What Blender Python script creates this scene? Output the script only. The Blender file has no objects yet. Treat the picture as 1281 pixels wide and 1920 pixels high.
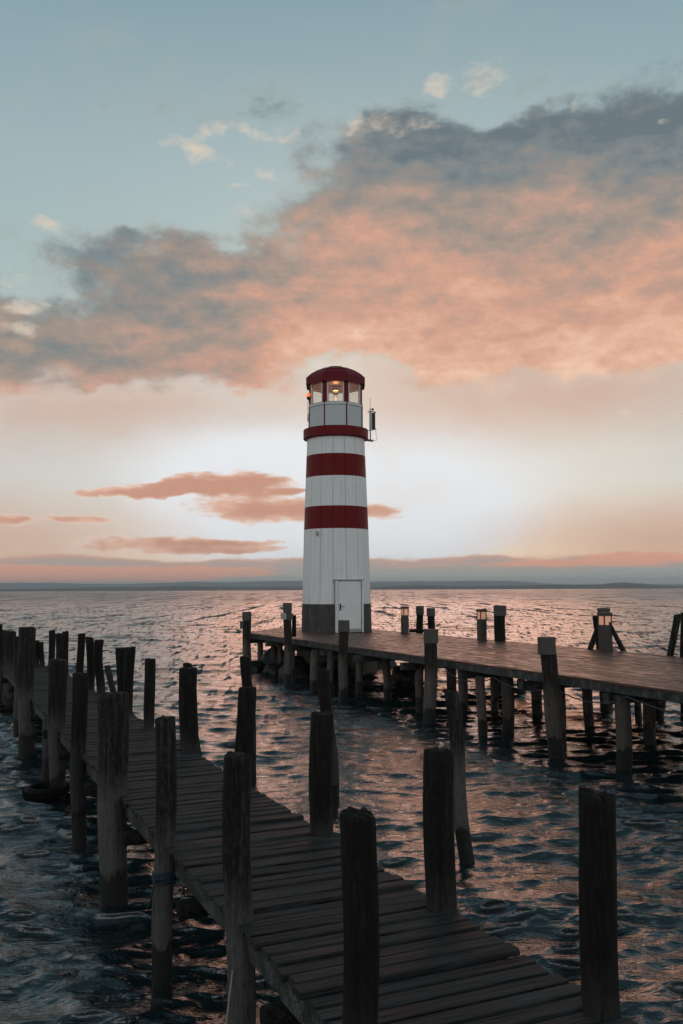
import bpy, bmesh, math, random
import numpy as np
from mathutils import Vector, Matrix, noise as mnoise

scene = bpy.context.scene
COL = scene.collection
R = math.radians

# ------------------------------------------------------------------ camera
cam_data = bpy.data.cameras.new('camera')
cam_data.sensor_fit = 'VERTICAL'
cam_data.sensor_height = 36.0
cam_data.lens = 31.875
cam_data.clip_start = 0.05
cam_data.clip_end = 40000
cam = bpy.data.objects.new('camera', cam_data)
COL.objects.link(cam)
cam.matrix_world = (Matrix.Translation((0, 0, 3.24)) @ Matrix.Rotation(R(90) + math.atan(145 / 1700), 4, 'X')
                    @ Matrix.Rotation(R(-0.27), 4, 'Z'))
scene.camera = cam

# ------------------------------------------------------------------ colour management
vs = scene.view_settings
vs.view_transform = 'Standard'
vs.look = 'None'
vs.exposure = 0.0
vs.gamma = 1.0
vs.use_curve_mapping = False
scene.cycles.use_denoising = True
scene.cycles.use_adaptive_sampling = True
scene.cycles.adaptive_threshold = 0.015
scene.cycles.max_bounces = 5
scene.cycles.diffuse_bounces = 2
scene.cycles.glossy_bounces = 3
scene.cycles.volume_bounces = 0
scene.cycles.transparent_max_bounces = 16
scene.cycles.sample_clamp_indirect = 6.0

def lin(r, g, b):
    f = lambda c: (c / 255 / 12.92) if c / 255 <= 0.04045 else ((c / 255 + 0.055) / 1.055) ** 2.4
    return (f(r), f(g), f(b), 1.0)

# ------------------------------------------------------------------ node helper
class Tree:
    def __init__(self, nt):
        self.nt = nt
        nt.nodes.clear()
    def new(self, kind, **kw):
        n = self.nt.nodes.new(kind)
        for k, v in kw.items():
            setattr(n, k, v)
        return n
    def put(self, sock, v):
        if isinstance(v, bpy.types.NodeSocket):
            self.nt.links.new(v, sock)
        elif v is not None:
            if sock.type == 'RGBA' and len(v) == 3:
                v = (*v, 1)
            sock.default_value = v
    def math(self, op, a, b=None, c=None, clamp=False):
        n = self.new('ShaderNodeMath', operation=op, use_clamp=clamp)
        for i, v in enumerate((a, b, c)):
            self.put(n.inputs[i], v)
        return n.outputs[0]
    def vmath(self, op, a, b=None, scale=None):
        n = self.new('ShaderNodeVectorMath', operation=op)
        self.put(n.inputs[0], a)
        self.put(n.inputs[1], b)
        if scale is not None:
            self.put(n.inputs['Scale'], scale)
        return n.outputs[1] if op in ('DOT_PRODUCT', 'LENGTH') else n.outputs[0]
    def mix(self, f, a, b, blend='MIX'):
        n = self.new('ShaderNodeMix', data_type='RGBA', blend_type=blend)
        self.put(n.inputs[0], f)
        self.put(n.inputs[6], a)
        self.put(n.inputs[7], b)
        return n.outputs[2]
    def noise(self, vec, scale, detail=4, rough=0.5, lac=2.0, dist=0.0, out='Fac'):
        n = self.new('ShaderNodeTexNoise')
        self.put(n.inputs['Vector'], vec)
        for k, v in (('Scale', scale), ('Detail', detail), ('Roughness', rough), ('Lacunarity', lac), ('Distortion', dist)):
            self.put(n.inputs[k], v)
        return n.outputs[0 if out == 'Fac' else 1]
    def step(self, v, lo, hi, to0=0.0, to1=1.0, smooth=True):
        n = self.new('ShaderNodeMapRange', interpolation_type='SMOOTHSTEP' if smooth else 'LINEAR')
        for i, x in enumerate((v, lo, hi, to0, to1)):
            self.put(n.inputs[i], x)
        return n.outputs[0]
    def ramp(self, fac, stops, interp='LINEAR'):
        n = self.new('ShaderNodeValToRGB')
        cr = n.color_ramp
        cr.interpolation = interp
        while len(cr.elements) < len(stops):
            cr.elements.new(0.5)
        for e, (p, c) in zip(cr.elements, stops):
            e.position = p
            e.color = c if len(c) == 4 else (*c, 1)
        self.put(n.inputs[0], fac)
        return n.outputs[0]
    def mapping(self, vec, loc=(0, 0, 0), rot=(0, 0, 0), scale=(1, 1, 1), kind='POINT'):
        n = self.new('ShaderNodeMapping', vector_type=kind)
        self.put(n.inputs[0], vec)
        n.inputs['Location'].default_value = loc
        n.inputs['Rotation'].default_value = rot
        n.inputs['Scale'].default_value = scale
        return n.outputs[0]

# ------------------------------------------------------------------ sky
SUN_AZ, SUN_EL = 3.5, 13.0          # degrees; azimuth measured from +Y towards +X
world = bpy.data.worlds.new('World')
scene.world = world
world.use_nodes = True
world.cycles.sampling_method = 'MANUAL'
world.cycles.sample_map_resolution = 512
W = Tree(world.node_tree)
geo = W.new('ShaderNodeTexCoord').outputs['Generated']
direction = W.vmath('NORMALIZE', geo)
sep = W.new('ShaderNodeSeparateXYZ')
W.put(sep.inputs[0], direction)
dx, dy, dz = sep.outputs
az = W.math('MULTIPLY', W.math('ARCTAN2', dx, dy), 180 / math.pi)
el = W.math('MULTIPLY', W.math('ARCSINE', dz), 180 / math.pi)
comb = W.new('ShaderNodeCombineXYZ')
W.put(comb.inputs[0], az)
W.put(comb.inputs[1], el)
ang = comb.outputs[0]                                   # (azimuth, elevation) in degrees
stretch = W.mapping(direction, scale=(1, 1, 1.7))
n_big = W.noise(stretch, 5.0, 3, 0.55, out='Color')
n_mid = W.noise(stretch, 16.0, 4, 0.6, out='Color')
def centred(c, amp):
    return W.vmath('SCALE', W.vmath('SUBTRACT', c, (0.5, 0.5, 0.5)), scale=amp)
warp_small = W.vmath('ADD', ang, centred(n_mid, 2.2))
warp = W.vmath('ADD', W.vmath('ADD', ang, centred(n_big, 9.0)), centred(n_mid, 3.5))

def blobs(vec, items):
    """sum of soft ellipses (azimuth, elevation, half width, half height, weight), all in degrees"""
    total = None
    for a, e, ra, re, w in items:
        n = W.new('ShaderNodeVectorMath', operation='MULTIPLY_ADD')
        W.put(n.inputs[0], vec)
        n.inputs[1].default_value = (1 / ra, 1 / re, 0)
        n.inputs[2].default_value = (-a / ra, -e / re, 0)
        g = W.new('ShaderNodeTexGradient', gradient_type='SPHERICAL')
        W.put(g.inputs[0], n.outputs[0])
        v = g.outputs[1]
        total = W.math('MULTIPLY', v, w) if total is None else W.math('MULTIPLY_ADD', v, w, total)
    return total

GLOW_OUT = [
    (-0.51, 7.24, 34.66, 11.78, 1.0),
]
GLOW_IN = [
    (-6.77, 7.55, 10.0, 3.91, 1.0),
    (3.37, 6.2, 13.14, 5.68, 1.0),
    (-1.03, 4.04, 14.44, 4.6, 1.3),
]
VEIL = [
    (12.17, 12.9, 20.31, 5.46, 1.0),
    (-11.45, 11.9, 14.06, 2.54, 0.5),
    (19.75, 3.23, 15.51, 3.71, 0.8),
    (-19.49, 3.42, 13.63, 3.71, 0.6),
    (-18.43, 10.14, 13.95, 3.3, 0.5),
]
BANK = [
    (13.11, 23.99, 17.14, 7.23, 1.0),
    (21.28, 21.01, 18.78, 10.15, 1.0),
    (5.61, 22.07, 13.39, 7.55, 1.0),
    (7.72, 24.98, 9.79, 4.59, 0.7),
    (14.18, 26.77, 12.83, 2.92, 0.6),
    (2.11, 17.46, 19.14, 5.0, 1.0),
    (13.88, 16.31, 19.74, 4.9, 1.0),
    (-7.5, 17.37, 14.94, 4.55, 1.0),
    (7.55, 15.37, 14.45, 2.94, 0.9),
    (0.03, 15.05, 8.92, 2.33, 0.9),
    (19.5, 13.98, 10.3, 2.42, 0.9),
    (-11.88, 19.36, 10.33, 2.81, 0.8),
    (-14.78, 16.37, 12.54, 3.66, 0.6),
    (-17.59, 13.98, 13.36, 4.28, 1.25),
    (-10.49, 13.72, 12.9, 2.52, 1.1),
    (-18.48, 12.35, 12.0, 2.25, 0.9),
    (-5.44, 12.68, 3.97, 1.37, 1.0),
    (20.45, 15.12, 12.55, 3.97, 1.0),
    (31.51, 18.5, 16.4, 12.32, 1.0),
    (39.44, 15.55, 13.45, 9.8, 1.0),
    (-28.83, 12.65, 13.01, 4.15, 1.0),
]
GREY = [
    (15.16, 26.38, 16.92, 5.49, 0.35),
    (-11.47, 13.36, 11.11, 2.1, 0.55),
    (-19.11, 12.93, 7.95, 2.44, 0.4),
    (18.1, 18.42, 5.68, 1.97, 0.4),
    (-2.71, 19.38, 7.17, 2.46, 0.3),
]
WISPS = [
    (-10.64, 26.75, 2.2, 0.74, 1.0),
    (-7.92, 27.43, 2.46, 0.89, 1.0),
    (-8.76, 25.86, 2.22, 0.68, 1.0),
    (-4.28, 27.15, 2.63, 0.67, 1.0),
    (-7.04, 24.48, 1.43, 0.5, 1.0),
    (-6.34, 23.07, 1.52, 0.63, 1.0),
    (-4.79, 25.09, 1.13, 0.54, 1.0),
    (-18.23, 21.4, 2.24, 1.07, 1.0),
    (6.43, 29.76, 1.54, 0.72, 1.0),
    (9.37, 29.85, 4.01, 1.14, 1.0),
    (2.91, 27.93, 5.0, 0.89, 0.8),
    (15.22, 28.18, 0.94, 0.5, 1.0),
    (20.58, 26.44, 0.88, 0.43, 1.0),
    (-20.32, 18.05, 1.38, 0.62, 1.0),
    (-19.82, 16.58, 2.38, 0.55, 1.0),
    (-19.48, 15.39, 2.39, 0.56, 1.0),
    (17.48, 10.6, 0.97, 0.5, 0.8),
]
GREY_WISPS = [
    (19.9, 28.76, 3.24, 2.07, 1.0),
    (-16.46, 20.08, 4.97, 1.1, 1.0),
]
LENS = [
    (-7.09, 6.54, 5.21, 0.96, 1.2),
    (-10.07, 6.24, 5.55, 0.56, 1.0),
    (-13.0, 5.96, 4.6, 0.34, 1.0),
    (-14.91, 5.86, 2.47, 0.21, 0.8),
    (-5.08, 5.08, 5.67, 1.05, 1.3),
    (0.32, 4.87, 4.84, 0.79, 1.2),
    (-3.23, 6.16, 1.58, 0.26, 1.2),
    (-16.14, 4.37, 2.84, 0.38, 1.2),
    (-20.41, 4.19, 2.32, 0.37, 1.1),
    (-10.69, 2.79, 7.61, 0.77, 1.1),
    (-6.74, 2.5, 4.32, 0.35, 0.8),
    (-7.07, 3.0, 4.75, 0.3, 1.0),
]
GAP = [
    (-17.01, 0.98, 16.74, 0.75, 1.3),
    (14.46, 1.52, 9.02, 0.42, 0.8),
    (19.7, 1.96, 6.21, 0.49, 0.7),
]


f_fine = W.noise(stretch, 9.0, 6, 0.62)
f_soft = W.noise(stretch, 4.0, 2, 0.5)
f_streak = W.noise(W.mapping(direction, scale=(1, 1, 7)), 9.0, 5, 0.6)

# clear sky by elevation
elf = W.step(el, 0.0, 60.0, smooth=False)
clear = W.ramp(elf, [(0.0, lin(206, 172, 154)), (0.035, lin(220, 182, 160)), (0.075, lin(207, 194, 185)), (0.11, lin(200, 198, 192)), (0.16, lin(197, 190, 181)),
                     (0.22, lin(196, 192, 185)), (0.30, lin(170, 190, 188)), (0.42, lin(161, 183, 187)), (0.57, lin(134, 163, 172)), (0.75, lin(98, 130, 145)), (1.0, lin(68, 94, 105))])
# away from the sunset the unseen low sky is brightened to light the tower
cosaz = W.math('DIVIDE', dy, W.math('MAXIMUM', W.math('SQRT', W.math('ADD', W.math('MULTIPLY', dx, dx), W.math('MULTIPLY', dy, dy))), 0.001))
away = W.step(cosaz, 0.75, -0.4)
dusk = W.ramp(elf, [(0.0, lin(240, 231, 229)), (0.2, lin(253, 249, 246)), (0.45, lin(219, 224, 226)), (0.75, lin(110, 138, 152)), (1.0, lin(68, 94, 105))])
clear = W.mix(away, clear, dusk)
nishita = W.new('ShaderNodeTexSky', sky_type='NISHITA', sun_disc=False)
nishita.sun_elevation = R(SUN_EL)
nishita.sun_rotation = R(SUN_AZ)
clear = W.mix(0.12, clear, W.mix(1.0, nishita.outputs[0], (0.10, 0.10, 0.10, 1), 'MULTIPLY'))
# glow of the veiled sun
glow_out = W.step(blobs(ang, GLOW_OUT), 0.0, 1.0)
glow_in = W.step(blobs(ang, GLOW_IN), 0.0, 0.8)
sky = W.mix(W.math('MULTIPLY', glow_out, 0.75), clear, lin(222, 224, 224))
sky = W.mix(glow_in, sky, lin(240, 243, 246))
# rosy veil under the bank
veil = W.step(blobs(warp_small, VEIL), 0.0, 0.9)
sky = W.mix(W.math('MULTIPLY', veil, 0.75), sky, lin(212, 168, 146))

def over(base, dens, col):
    return W.mix(dens, base, col)

# scattered clouds everywhere else (the bank goes on out of frame)
far_field = W.noise(W.mapping(direction, loc=(3.1, 1.7, 0.4), scale=(1, 1, 2.2)), 2.6, 4, 0.55)
out_mask = W.math('MAXIMUM', W.step(W.math('ABSOLUTE', az), 24, 40), W.step(el, 38, 48))
d_far = W.math('MULTIPLY', W.step(far_field, 0.52, 0.68), W.math('MULTIPLY', out_mask, W.step(el, 60, 35, 0.25, 0.7)))
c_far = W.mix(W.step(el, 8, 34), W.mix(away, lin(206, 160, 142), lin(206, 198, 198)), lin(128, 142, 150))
sky = over(sky, d_far, c_far)

# main bank
f1 = W.math('SUBTRACT', f_fine, 0.5)
lit = W.math('SUBTRACT', W.noise(W.vmath('ADD', stretch, centred(n_mid, 0.10)), 6.0, 6, 0.58), 0.5)
m = W.math('MULTIPLY_ADD', f1, 2.3, blobs(warp, BANK))
low = W.step(el, 17.0, 11.5)
dens = W.step(m, W.math('MULTIPLY_ADD', low, -0.15, 0.02), W.math('MULTIPLY_ADD', low, 0.75, 0.98))
e_mid = W.step(az, -20.0, 3.0, 13.2, 20.6)
grey = W.math('MULTIPLY_ADD', W.math('SUBTRACT', el, e_mid), 0.15, 0.42)
grey = W.math('ADD', grey, blobs(warp, GREY))
relief = W.math('SUBTRACT', f_fine, W.noise(W.vmath('ADD', stretch, (0.0, 0.0, -0.022)), 9.0, 6, 0.62))
grey = W.math('MULTIPLY_ADD', lit, 2.9, grey)
grey = W.math('MULTIPLY_ADD', relief, -2.8, grey)
grey = W.math('MULTIPLY_ADD', W.math('SUBTRACT', f_streak, 0.5), 0.9, grey)
body = W.ramp(W.step(grey, -1.0, 1.75, smooth=False), [(0.0, lin(244, 204, 178)), (0.17, lin(230, 182, 156)), (0.31, lin(217, 167, 143)), (0.44, lin(198, 159, 142)), (0.58, lin(172, 152, 140)), (0.72, lin(150, 143, 137)), (0.86, lin(128, 136, 138)), (1.0, lin(108, 121, 128))])
edge = W.mix(W.step(el, 10, 17), lin(234, 216, 202), lin(172, 181, 176))
sky = over(sky, dens, W.mix(W.step(dens, 0.1, 0.9), edge, body))

# small pale wisps
f_wisp = W.math('SUBTRACT', W.noise(stretch, 26.0, 4, 0.62), 0.5)
b_w = W.math('MINIMUM', blobs(warp_small, WISPS), 0.75)
ws = W.math('MULTIPLY', W.math('MULTIPLY_ADD', f_wisp, 3.6, b_w), W.math('MULTIPLY', b_w, 5.0, clamp=True))
sky = over(sky, W.math('MULTIPLY', W.step(ws, 0.35, 1.45), 0.8), lin(224, 208, 188))
b_g = blobs(warp_small, GREY_WISPS)
gs = W.math('MULTIPLY', W.math('MULTIPLY_ADD', f_wisp, 2.2, b_g), W.math('MULTIPLY', b_g, 5.0, clamp=True))
sky = over(sky, W.math('MULTIPLY', W.step(gs, 0.35, 1.0), 0.7), lin(130, 148, 155))

# flat clouds low over the lake
lens = blobs(W.vmath('ADD', ang, centred(n_mid, 1.3)), LENS)
f_lens = W.math('SUBTRACT', W.noise(W.mapping(direction, scale=(1, 1, 3.5)), 34.0, 3, 0.6), 0.5)
lens = W.math('MULTIPLY', W.math('MULTIPLY_ADD', f_lens, 1.3, lens), W.math('MULTIPLY', lens, 6.0, clamp=True))
sky = over(sky, W.math('MULTIPLY', W.step(lens, 0.02, 0.42), 0.55), lin(240, 228, 218))
lens_body = W.mix(W.step(W.math('MULTIPLY_ADD', relief, -4.0, W.math('MULTIPLY_ADD', f1, 2.0, lens)), 0.1, 1.2), lin(234, 188, 164), lin(206, 150, 126))
sky = over(sky, W.math('MULTIPLY', W.step(lens, 0.14, 0.62), 0.96), lens_body)
# band along the horizon
el_b = W.math('ADD', el, W.math('MULTIPLY', W.math('SUBTRACT', W.noise(W.mapping(direction, scale=(1, 1, 3)), 14.0, 5, 0.6), 0.5), 1.1))
el_b = W.math('ADD', el_b, W.math('MULTIPLY', W.math('SUBTRACT', W.noise(W.mapping(direction, loc=(5, 0, 0), scale=(1, 1, 0.2)), 4.0, 2, 0.5), 0.5), 1.6))
band = W.step(el_b, 2.12, 1.9)
band_col = W.ramp(W.step(el_b, 0.2, 2.1, smooth=False), [(0.0, lin(176, 184, 178)), (0.45, lin(176, 177, 170)), (0.78, lin(190, 168, 157)), (1.0, lin(230, 174, 150))])
gap = W.step(W.math('ADD', blobs(ang, GAP), W.math('MULTIPLY', W.math('SUBTRACT', f_streak, 0.5), 1.6)), 0.15, 0.5)
band_col = W.mix(W.math('MULTIPLY', gap, 0.9), band_col, lin(242, 170, 140))
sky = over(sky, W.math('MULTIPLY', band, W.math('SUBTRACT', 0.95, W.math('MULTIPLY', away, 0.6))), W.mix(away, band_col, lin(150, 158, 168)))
# below the horizon: lake colour
sky = W.mix(W.step(el, -0.3, -2.0), sky, lin(70, 80, 84))
bg = W.new('ShaderNodeBackground')
W.put(bg.inputs[0], sky)
bg.inputs[1].default_value = 1.0
out = W.new('ShaderNodeOutputWorld')
W.nt.links.new(bg.outputs[0], out.inputs[0])

# ------------------------------------------------------------------ sun
sun_data = bpy.data.lights.new('sun', 'SUN')
sun_data.energy = 0.215
sun_data.angle = R(29.0)
sun_data.color = (1.0, 0.40, 0.21)
sun = bpy.data.objects.new('sun', sun_data)
COL.objects.link(sun)
to_sun = Vector((math.sin(R(SUN_AZ)) * math.cos(R(SUN_EL)), math.cos(R(SUN_AZ)) * math.cos(R(SUN_EL)), math.sin(R(SUN_EL))))
sun.rotation_euler = to_sun.to_track_quat('Z', 'Y').to_euler()
sun.location = to_sun * 200

# ------------------------------------------------------------------ materials
def material(name):
    m = bpy.data.materials.new(name)
    m.use_nodes = True
    t = Tree(m.node_tree)
    p = t.new('ShaderNodeBsdfPrincipled')
    o = t.new('ShaderNodeOutputMaterial')
    t.nt.links.new(p.outputs[0], o.inputs[0])
    t.p = p
    t.o = o
    return m, t

def bump(t, h, strength=0.4, dist=0.01, normal=None):
    b = t.new('ShaderNodeBump')
    b.inputs['Strength'].default_value = strength
    b.inputs['Distance'].default_value = dist
    t.put(b.inputs['Height'], h)
    if normal is not None:
        t.put(b.inputs['Normal'], normal)
    t.put(t.p.inputs['Normal'], b.outputs[0])
    return b.outputs[0]

def seeded(t, stretch):
    """object coordinates stretched along the grain and shifted by the object's own random number"""
    tc = t.new('ShaderNodeTexCoord').outputs['Object']
    rnd = t.new('ShaderNodeObjectInfo').outputs['Random']
    off = t.new('ShaderNodeCombineXYZ')
    t.put(off.inputs[0], t.math('MULTIPLY', rnd, 61.0))
    t.put(off.inputs[1], t.math('MULTIPLY', rnd, 37.0))
    t.put(off.inputs[2], t.math('MULTIPLY', rnd, 23.0))
    return t.mapping(t.vmath('ADD', tc, off.outputs[0]), scale=stretch), rnd

def plank_material(name, dark, mid, pale, rough=0.6, spec=0.35, vary=0.5, relief=0.55):
    m, t = material(name)
    v, rnd = seeded(t, (1.2, 44, 44))
    grain = t.noise(v, 1.6, 8, 0.65, dist=0.5)
    v2, _ = seeded(t, (1.6, 3.5, 3.5))
    blot = t.noise(v2, 1.4, 5, 0.6)
    g = t.math('ADD', t.math('MULTIPLY', grain, 0.65), t.math('MULTIPLY', blot, 0.5))
    c = t.ramp(g, [(0.44, dark), (0.57, mid), (0.70, pale)])
    tone = t.math('ADD', 1.0 - vary / 2, t.math('MULTIPLY', rnd, vary))
    c = t.mix(1.0, c, t.ramp(tone, [(0, (0, 0, 0)), (1, (1, 1, 1))]), 'MULTIPLY') if vary else c
    cracks = t.step(grain, 0.36, 0.43)
    c = t.mix(cracks, (dark[0] * 0.3, dark[1] * 0.3, dark[2] * 0.3), c)
    t.put(t.p.inputs['Base Color'], c)
    t.put(t.p.inputs['Roughness'], t.step(blot, 0.3, 0.7, rough - 0.14, rough + 0.16))
    t.p.inputs['Specular IOR Level'].default_value = spec
    bump(t, t.math('ADD', grain, t.math('MULTIPLY', cracks, 0.6)), relief, 0.006)
    return m

def post_material(name, dark, mid, pale, bleach):
    m, t = material(name)
    v, rnd = seeded(t, (22, 22, 0.9))
    grain = t.noise(v, 1.3, 8, 0.65, dist=0.7)
    v2, _ = seeded(t, (5, 5, 2))
    blot = t.noise(v2, 1.2, 6, 0.65)
    v3, _ = seeded(t, (30, 30, 9))
    fine = t.noise(v3, 1.5, 5, 0.7)
    pos = t.new('ShaderNodeNewGeometry').outputs['Position']
    sp = t.new('ShaderNodeSeparateXYZ')
    t.put(sp.inputs[0], pos)
    z = t.math('ADD', sp.outputs[2], t.math('MULTIPLY', t.math('SUBTRACT', blot, 0.5), 0.55))
    g = t.math('ADD', t.math('MULTIPLY', grain, 0.6), t.math('MULTIPLY', fine, 0.5))
    c = t.ramp(g, [(0.47, dark), (0.56, mid), (0.68, pale)])
    pale_c = t.ramp(g, [(0.40, mid), (0.52, bleach), (0.70, tuple(x * 1.25 for x in bleach))])
    mid_zone = t.math('MULTIPLY', t.step(z, 0.32, 0.42), t.step(z, 1.5, 0.95))
    mid_zone = t.math('MULTIPLY', mid_zone, t.step(blot, 0.25, 0.5, 0.35, 1.0))
    c = t.mix(mid_zone, c, pale_c)
    wet = t.step(z, 0.36, 0.27)
    c = t.mix(wet, c, (0.008, 0.009, 0.008))
    tone = t.math('ADD', 0.7, t.math('MULTIPLY', rnd, 0.5))
    c = t.mix(1.0, c, t.ramp(tone, [(0, (0, 0, 0)), (1, (1, 1, 1))]), 'MULTIPLY')
    t.put(t.p.inputs['Base Color'], c)
    t.put(t.p.inputs['Roughness'], t.step(wet, 0, 1, 0.85, 0.35))
    t.p.inputs['Specular IOR Level'].default_value = 0.3
    bump(t, t.math('ADD', grain, t.math('MULTIPLY', fine, 0.7)), 1.0, 0.02)
    return m

def plain(name, col, rough=0.5, metal=0.0, spec=0.5, var=0.12, scale=3.0, emit=None, bumpy=0.0):
    m, t = material(name)
    tc = t.new('ShaderNodeTexCoord').outputs['Object']
    n = t.noise(tc, scale, 6, 0.6)
    c = t.ramp(n, [(0.3, tuple(x * (1 - var) for x in col)), (0.7, tuple(min(1, x * (1 + var)) for x in col))])
    t.put(t.p.inputs['Base Color'], c)
    t.put(t.p.inputs['Roughness'], t.step(n, 0.3, 0.7, max(0.02, rough - 0.08), rough + 0.08))
    t.p.inputs['Metallic'].default_value = metal
    t.p.inputs['Specular IOR Level'].default_value = spec
    if emit:
        t.p.inputs['Emission Color'].default_value = (*emit[0], 1)
        t.p.inputs['Emission Strength'].default_value = emit[1]
    if bumpy:
        bump(t, t.noise(tc, scale * 6, 6, 0.6), bumpy, 0.01)
    return m

def tower_paint(name, col, spec=0.4):
    m, t = material(name)
    tc = t.new('ShaderNodeTexCoord').outputs['Object']
    streak = t.noise(t.mapping(tc, scale=(7, 7, 0.35)), 1.3, 6, 0.6)
    blot = t.noise(tc, 1.1, 6, 0.6)
    g = t.math('ADD', t.math('MULTIPLY', streak, 0.6), t.math('MULTIPLY', blot, 0.4))
    c = t.ramp(g, [(0.3, tuple(x * 0.80 for x in col)), (0.5, col), (0.7, tuple(min(0.84, x * 1.05) for x in col))])
    t.put(t.p.inputs['Base Color'], c)
    t.put(t.p.inputs['Roughness'], t.step(blot, 0.3, 0.7, 0.38, 0.55))
    t.p.inputs['Specular IOR Level'].default_value = spec
    bump(t, blot, 0.15, 0.02)
    return m

M = {}
M['jetty_plank'] = plank_material('jetty_plank_wood', (0.015, 0.0165, 0.017), (0.036, 0.039, 0.040), (0.068, 0.072, 0.072), 0.72, 0.12, 0.5, 0.6)
M['pier_plank'] = plank_material('pier_plank_wood', (0.026, 0.012, 0.0075), (0.085, 0.040, 0.026), (0.155, 0.078, 0.050), 0.44, 0.38, 0.6, 0.2)
M['beam'] = plank_material('beam_wood', (0.008, 0.008, 0.0075), (0.045, 0.047, 0.046), (0.15, 0.155, 0.147), 0.75, 0.2, 0.3)
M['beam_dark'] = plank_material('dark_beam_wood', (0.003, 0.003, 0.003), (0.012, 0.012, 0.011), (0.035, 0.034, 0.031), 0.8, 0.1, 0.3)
M['post_dark'] = post_material('tarred_post_wood', (0.002, 0.0016, 0.0014), (0.0065, 0.005, 0.004), (0.026, 0.020, 0.016), (0.045, 0.042, 0.039))
M['post_grey'] = post_material('weathered_post_wood', (0.003, 0.003, 0.0026), (0.014, 0.0135, 0.012), (0.055, 0.053, 0.046), (0.088, 0.088, 0.080))
M['pile'] = post_material('pile_wood', (0.006, 0.005, 0.0042), (0.024, 0.020, 0.017), (0.06, 0.05, 0.043), (0.115, 0.097, 0.084))
M['sleeve'] = plain('grey_sleeve_metal', (0.075, 0.066, 0.061), 0.7, 0.1, 0.5, 0.2, 6)
M['white'] = tower_paint('white_tower_paint', (0.80, 0.81, 0.80))
M['red'] = tower_paint('red_tower_paint', (0.16, 0.010, 0.011), 0.12)
M['roof_red'] = plain('red_roof_sheet', (0.15, 0.010, 0.015), 0.5, 0, 0.15, 0.1, 2)
M['lantern_white'] = plain('pale_lantern_sheet', (0.62, 0.67, 0.67), 0.5, 0, 0.5, 0.05, 2)
M['frame_grey'] = plain('pale_window_frame', (0.60, 0.62, 0.61), 0.5)
M['core'] = plain('dark_seam', (0.13, 0.13, 0.13), 0.9)
M['door_white'] = plain('white_door_paint', (0.76, 0.78, 0.78), 0.45, 0, 0.5, 0.05, 1.5)
M['kick'] = plain('grey_door_base', (0.34, 0.34, 0.33), 0.6)
M['black'] = plain('black_plastic', (0.012, 0.012, 0.012), 0.5)
M['steel'] = plain('galvanised_steel', (0.30, 0.31, 0.32), 0.4, 0.7)
M['rubber'] = plain('black_rubber', (0.006, 0.006, 0.006), 0.75, 0, 0.15, 0.3, 8, bumpy=0.3)
M['orange_glow'] = plain('orange_beacon_dome', (0.9, 0.2, 0.03), 0.3, emit=((1.0, 0.16, 0.02), 1.2))
M['ceiling'] = plain('varnished_ceiling_board', (0.55, 0.22, 0.08), 0.5, 0, 0.4, 0.25, 9)
M['lamp_glow'] = plain('lamp_bulb', (0.9, 0.6, 0.4), 0.4, emit=((1.0, 0.55, 0.33), 1.2))
M['bollard_glow'] = plain('warm_lamp_panel', (0.55, 0.38, 0.29), 0.4, emit=((1.0, 0.42, 0.24), 0.30))
M['bollard'] = plain('brown_grey_bollard_paint', (0.06, 0.05, 0.045), 0.55, 0.0, 0.3)
M['rope_blue'] = plain('blue_rope', (0.006, 0.03, 0.055), 0.8, scale=40)
M['rope_pale'] = plain('pale_rope', (0.3, 0.28, 0.24), 0.8, scale=40)
M['cable'] = plain('dark_cable', (0.05, 0.05, 0.05), 0.7)
M['sail'] = plain('white_sail', (0.8, 0.75, 0.65), 0.7)
M['hull'] = plain('white_hull', (0.7, 0.68, 0.65), 0.4)

def concrete():
    m, t = material('stained_concrete')
    tc = t.new('ShaderNodeTexCoord').outputs['Object']
    a = t.noise(tc, 2.2, 7, 0.65)
    s = t.noise(t.mapping(tc, scale=(6, 6, 0.7)), 1.5, 6, 0.6)
    g = t.math('ADD', t.math('MULTIPLY', a, 0.6), t.math('MULTIPLY', s, 0.4))
    t.put(t.p.inputs['Base Color'], t.ramp(g, [(0.32, (0.03, 0.028, 0.025)), (0.5, (0.062, 0.058, 0.052)), (0.68, (0.12, 0.112, 0.10))]))
    t.p.inputs['Roughness'].default_value = 0.85
    bump(t, t.noise(tc, 14, 7, 0.65), 0.4, 0.012)
    return m
M['concrete'] = concrete()

def stone():
    m, t = material('wet_boulder_stone')
    v, rnd = seeded(t, (1, 1, 1))
    a = t.noise(v, 3.0, 8, 0.6)
    t.put(t.p.inputs['Base Color'], t.ramp(a, [(0.3, (0.005, 0.0048, 0.0045)), (0.55, (0.014, 0.013, 0.012)), (0.75, (0.035, 0.032, 0.029))]))
    t.p.inputs['Roughness'].default_value = 0.6
    bump(t, t.noise(v, 9, 8, 0.65), 0.6, 0.03)
    return m
M['stone'] = stone()

def glass():
    m, t = material('lantern_glass')
    g = t.new('ShaderNodeBsdfGlossy')
    g.inputs['Roughness'].default_value = 0.03
    tr = t.new('ShaderNodeBsdfTransparent')
    tr.inputs[0].default_value = (0.93, 0.94, 0.93, 1)
    lw = t.new('ShaderNodeLayerWeight')
    fac = t.math('MULTIPLY_ADD', t.math('POWER', lw.outputs['Facing'], 4.0), 0.6, 0.04)
    mx = t.new('ShaderNodeMixShader')
    t.put(mx.inputs[0], fac)
    t.nt.links.new(tr.outputs[0], mx.inputs[1])
    t.nt.links.new(g.outputs[0], mx.inputs[2])
    t.nt.links.new(mx.outputs[0], t.o.inputs[0])
    t.nt.nodes.remove(t.p)
    return m
M['glass'] = glass()

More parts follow.
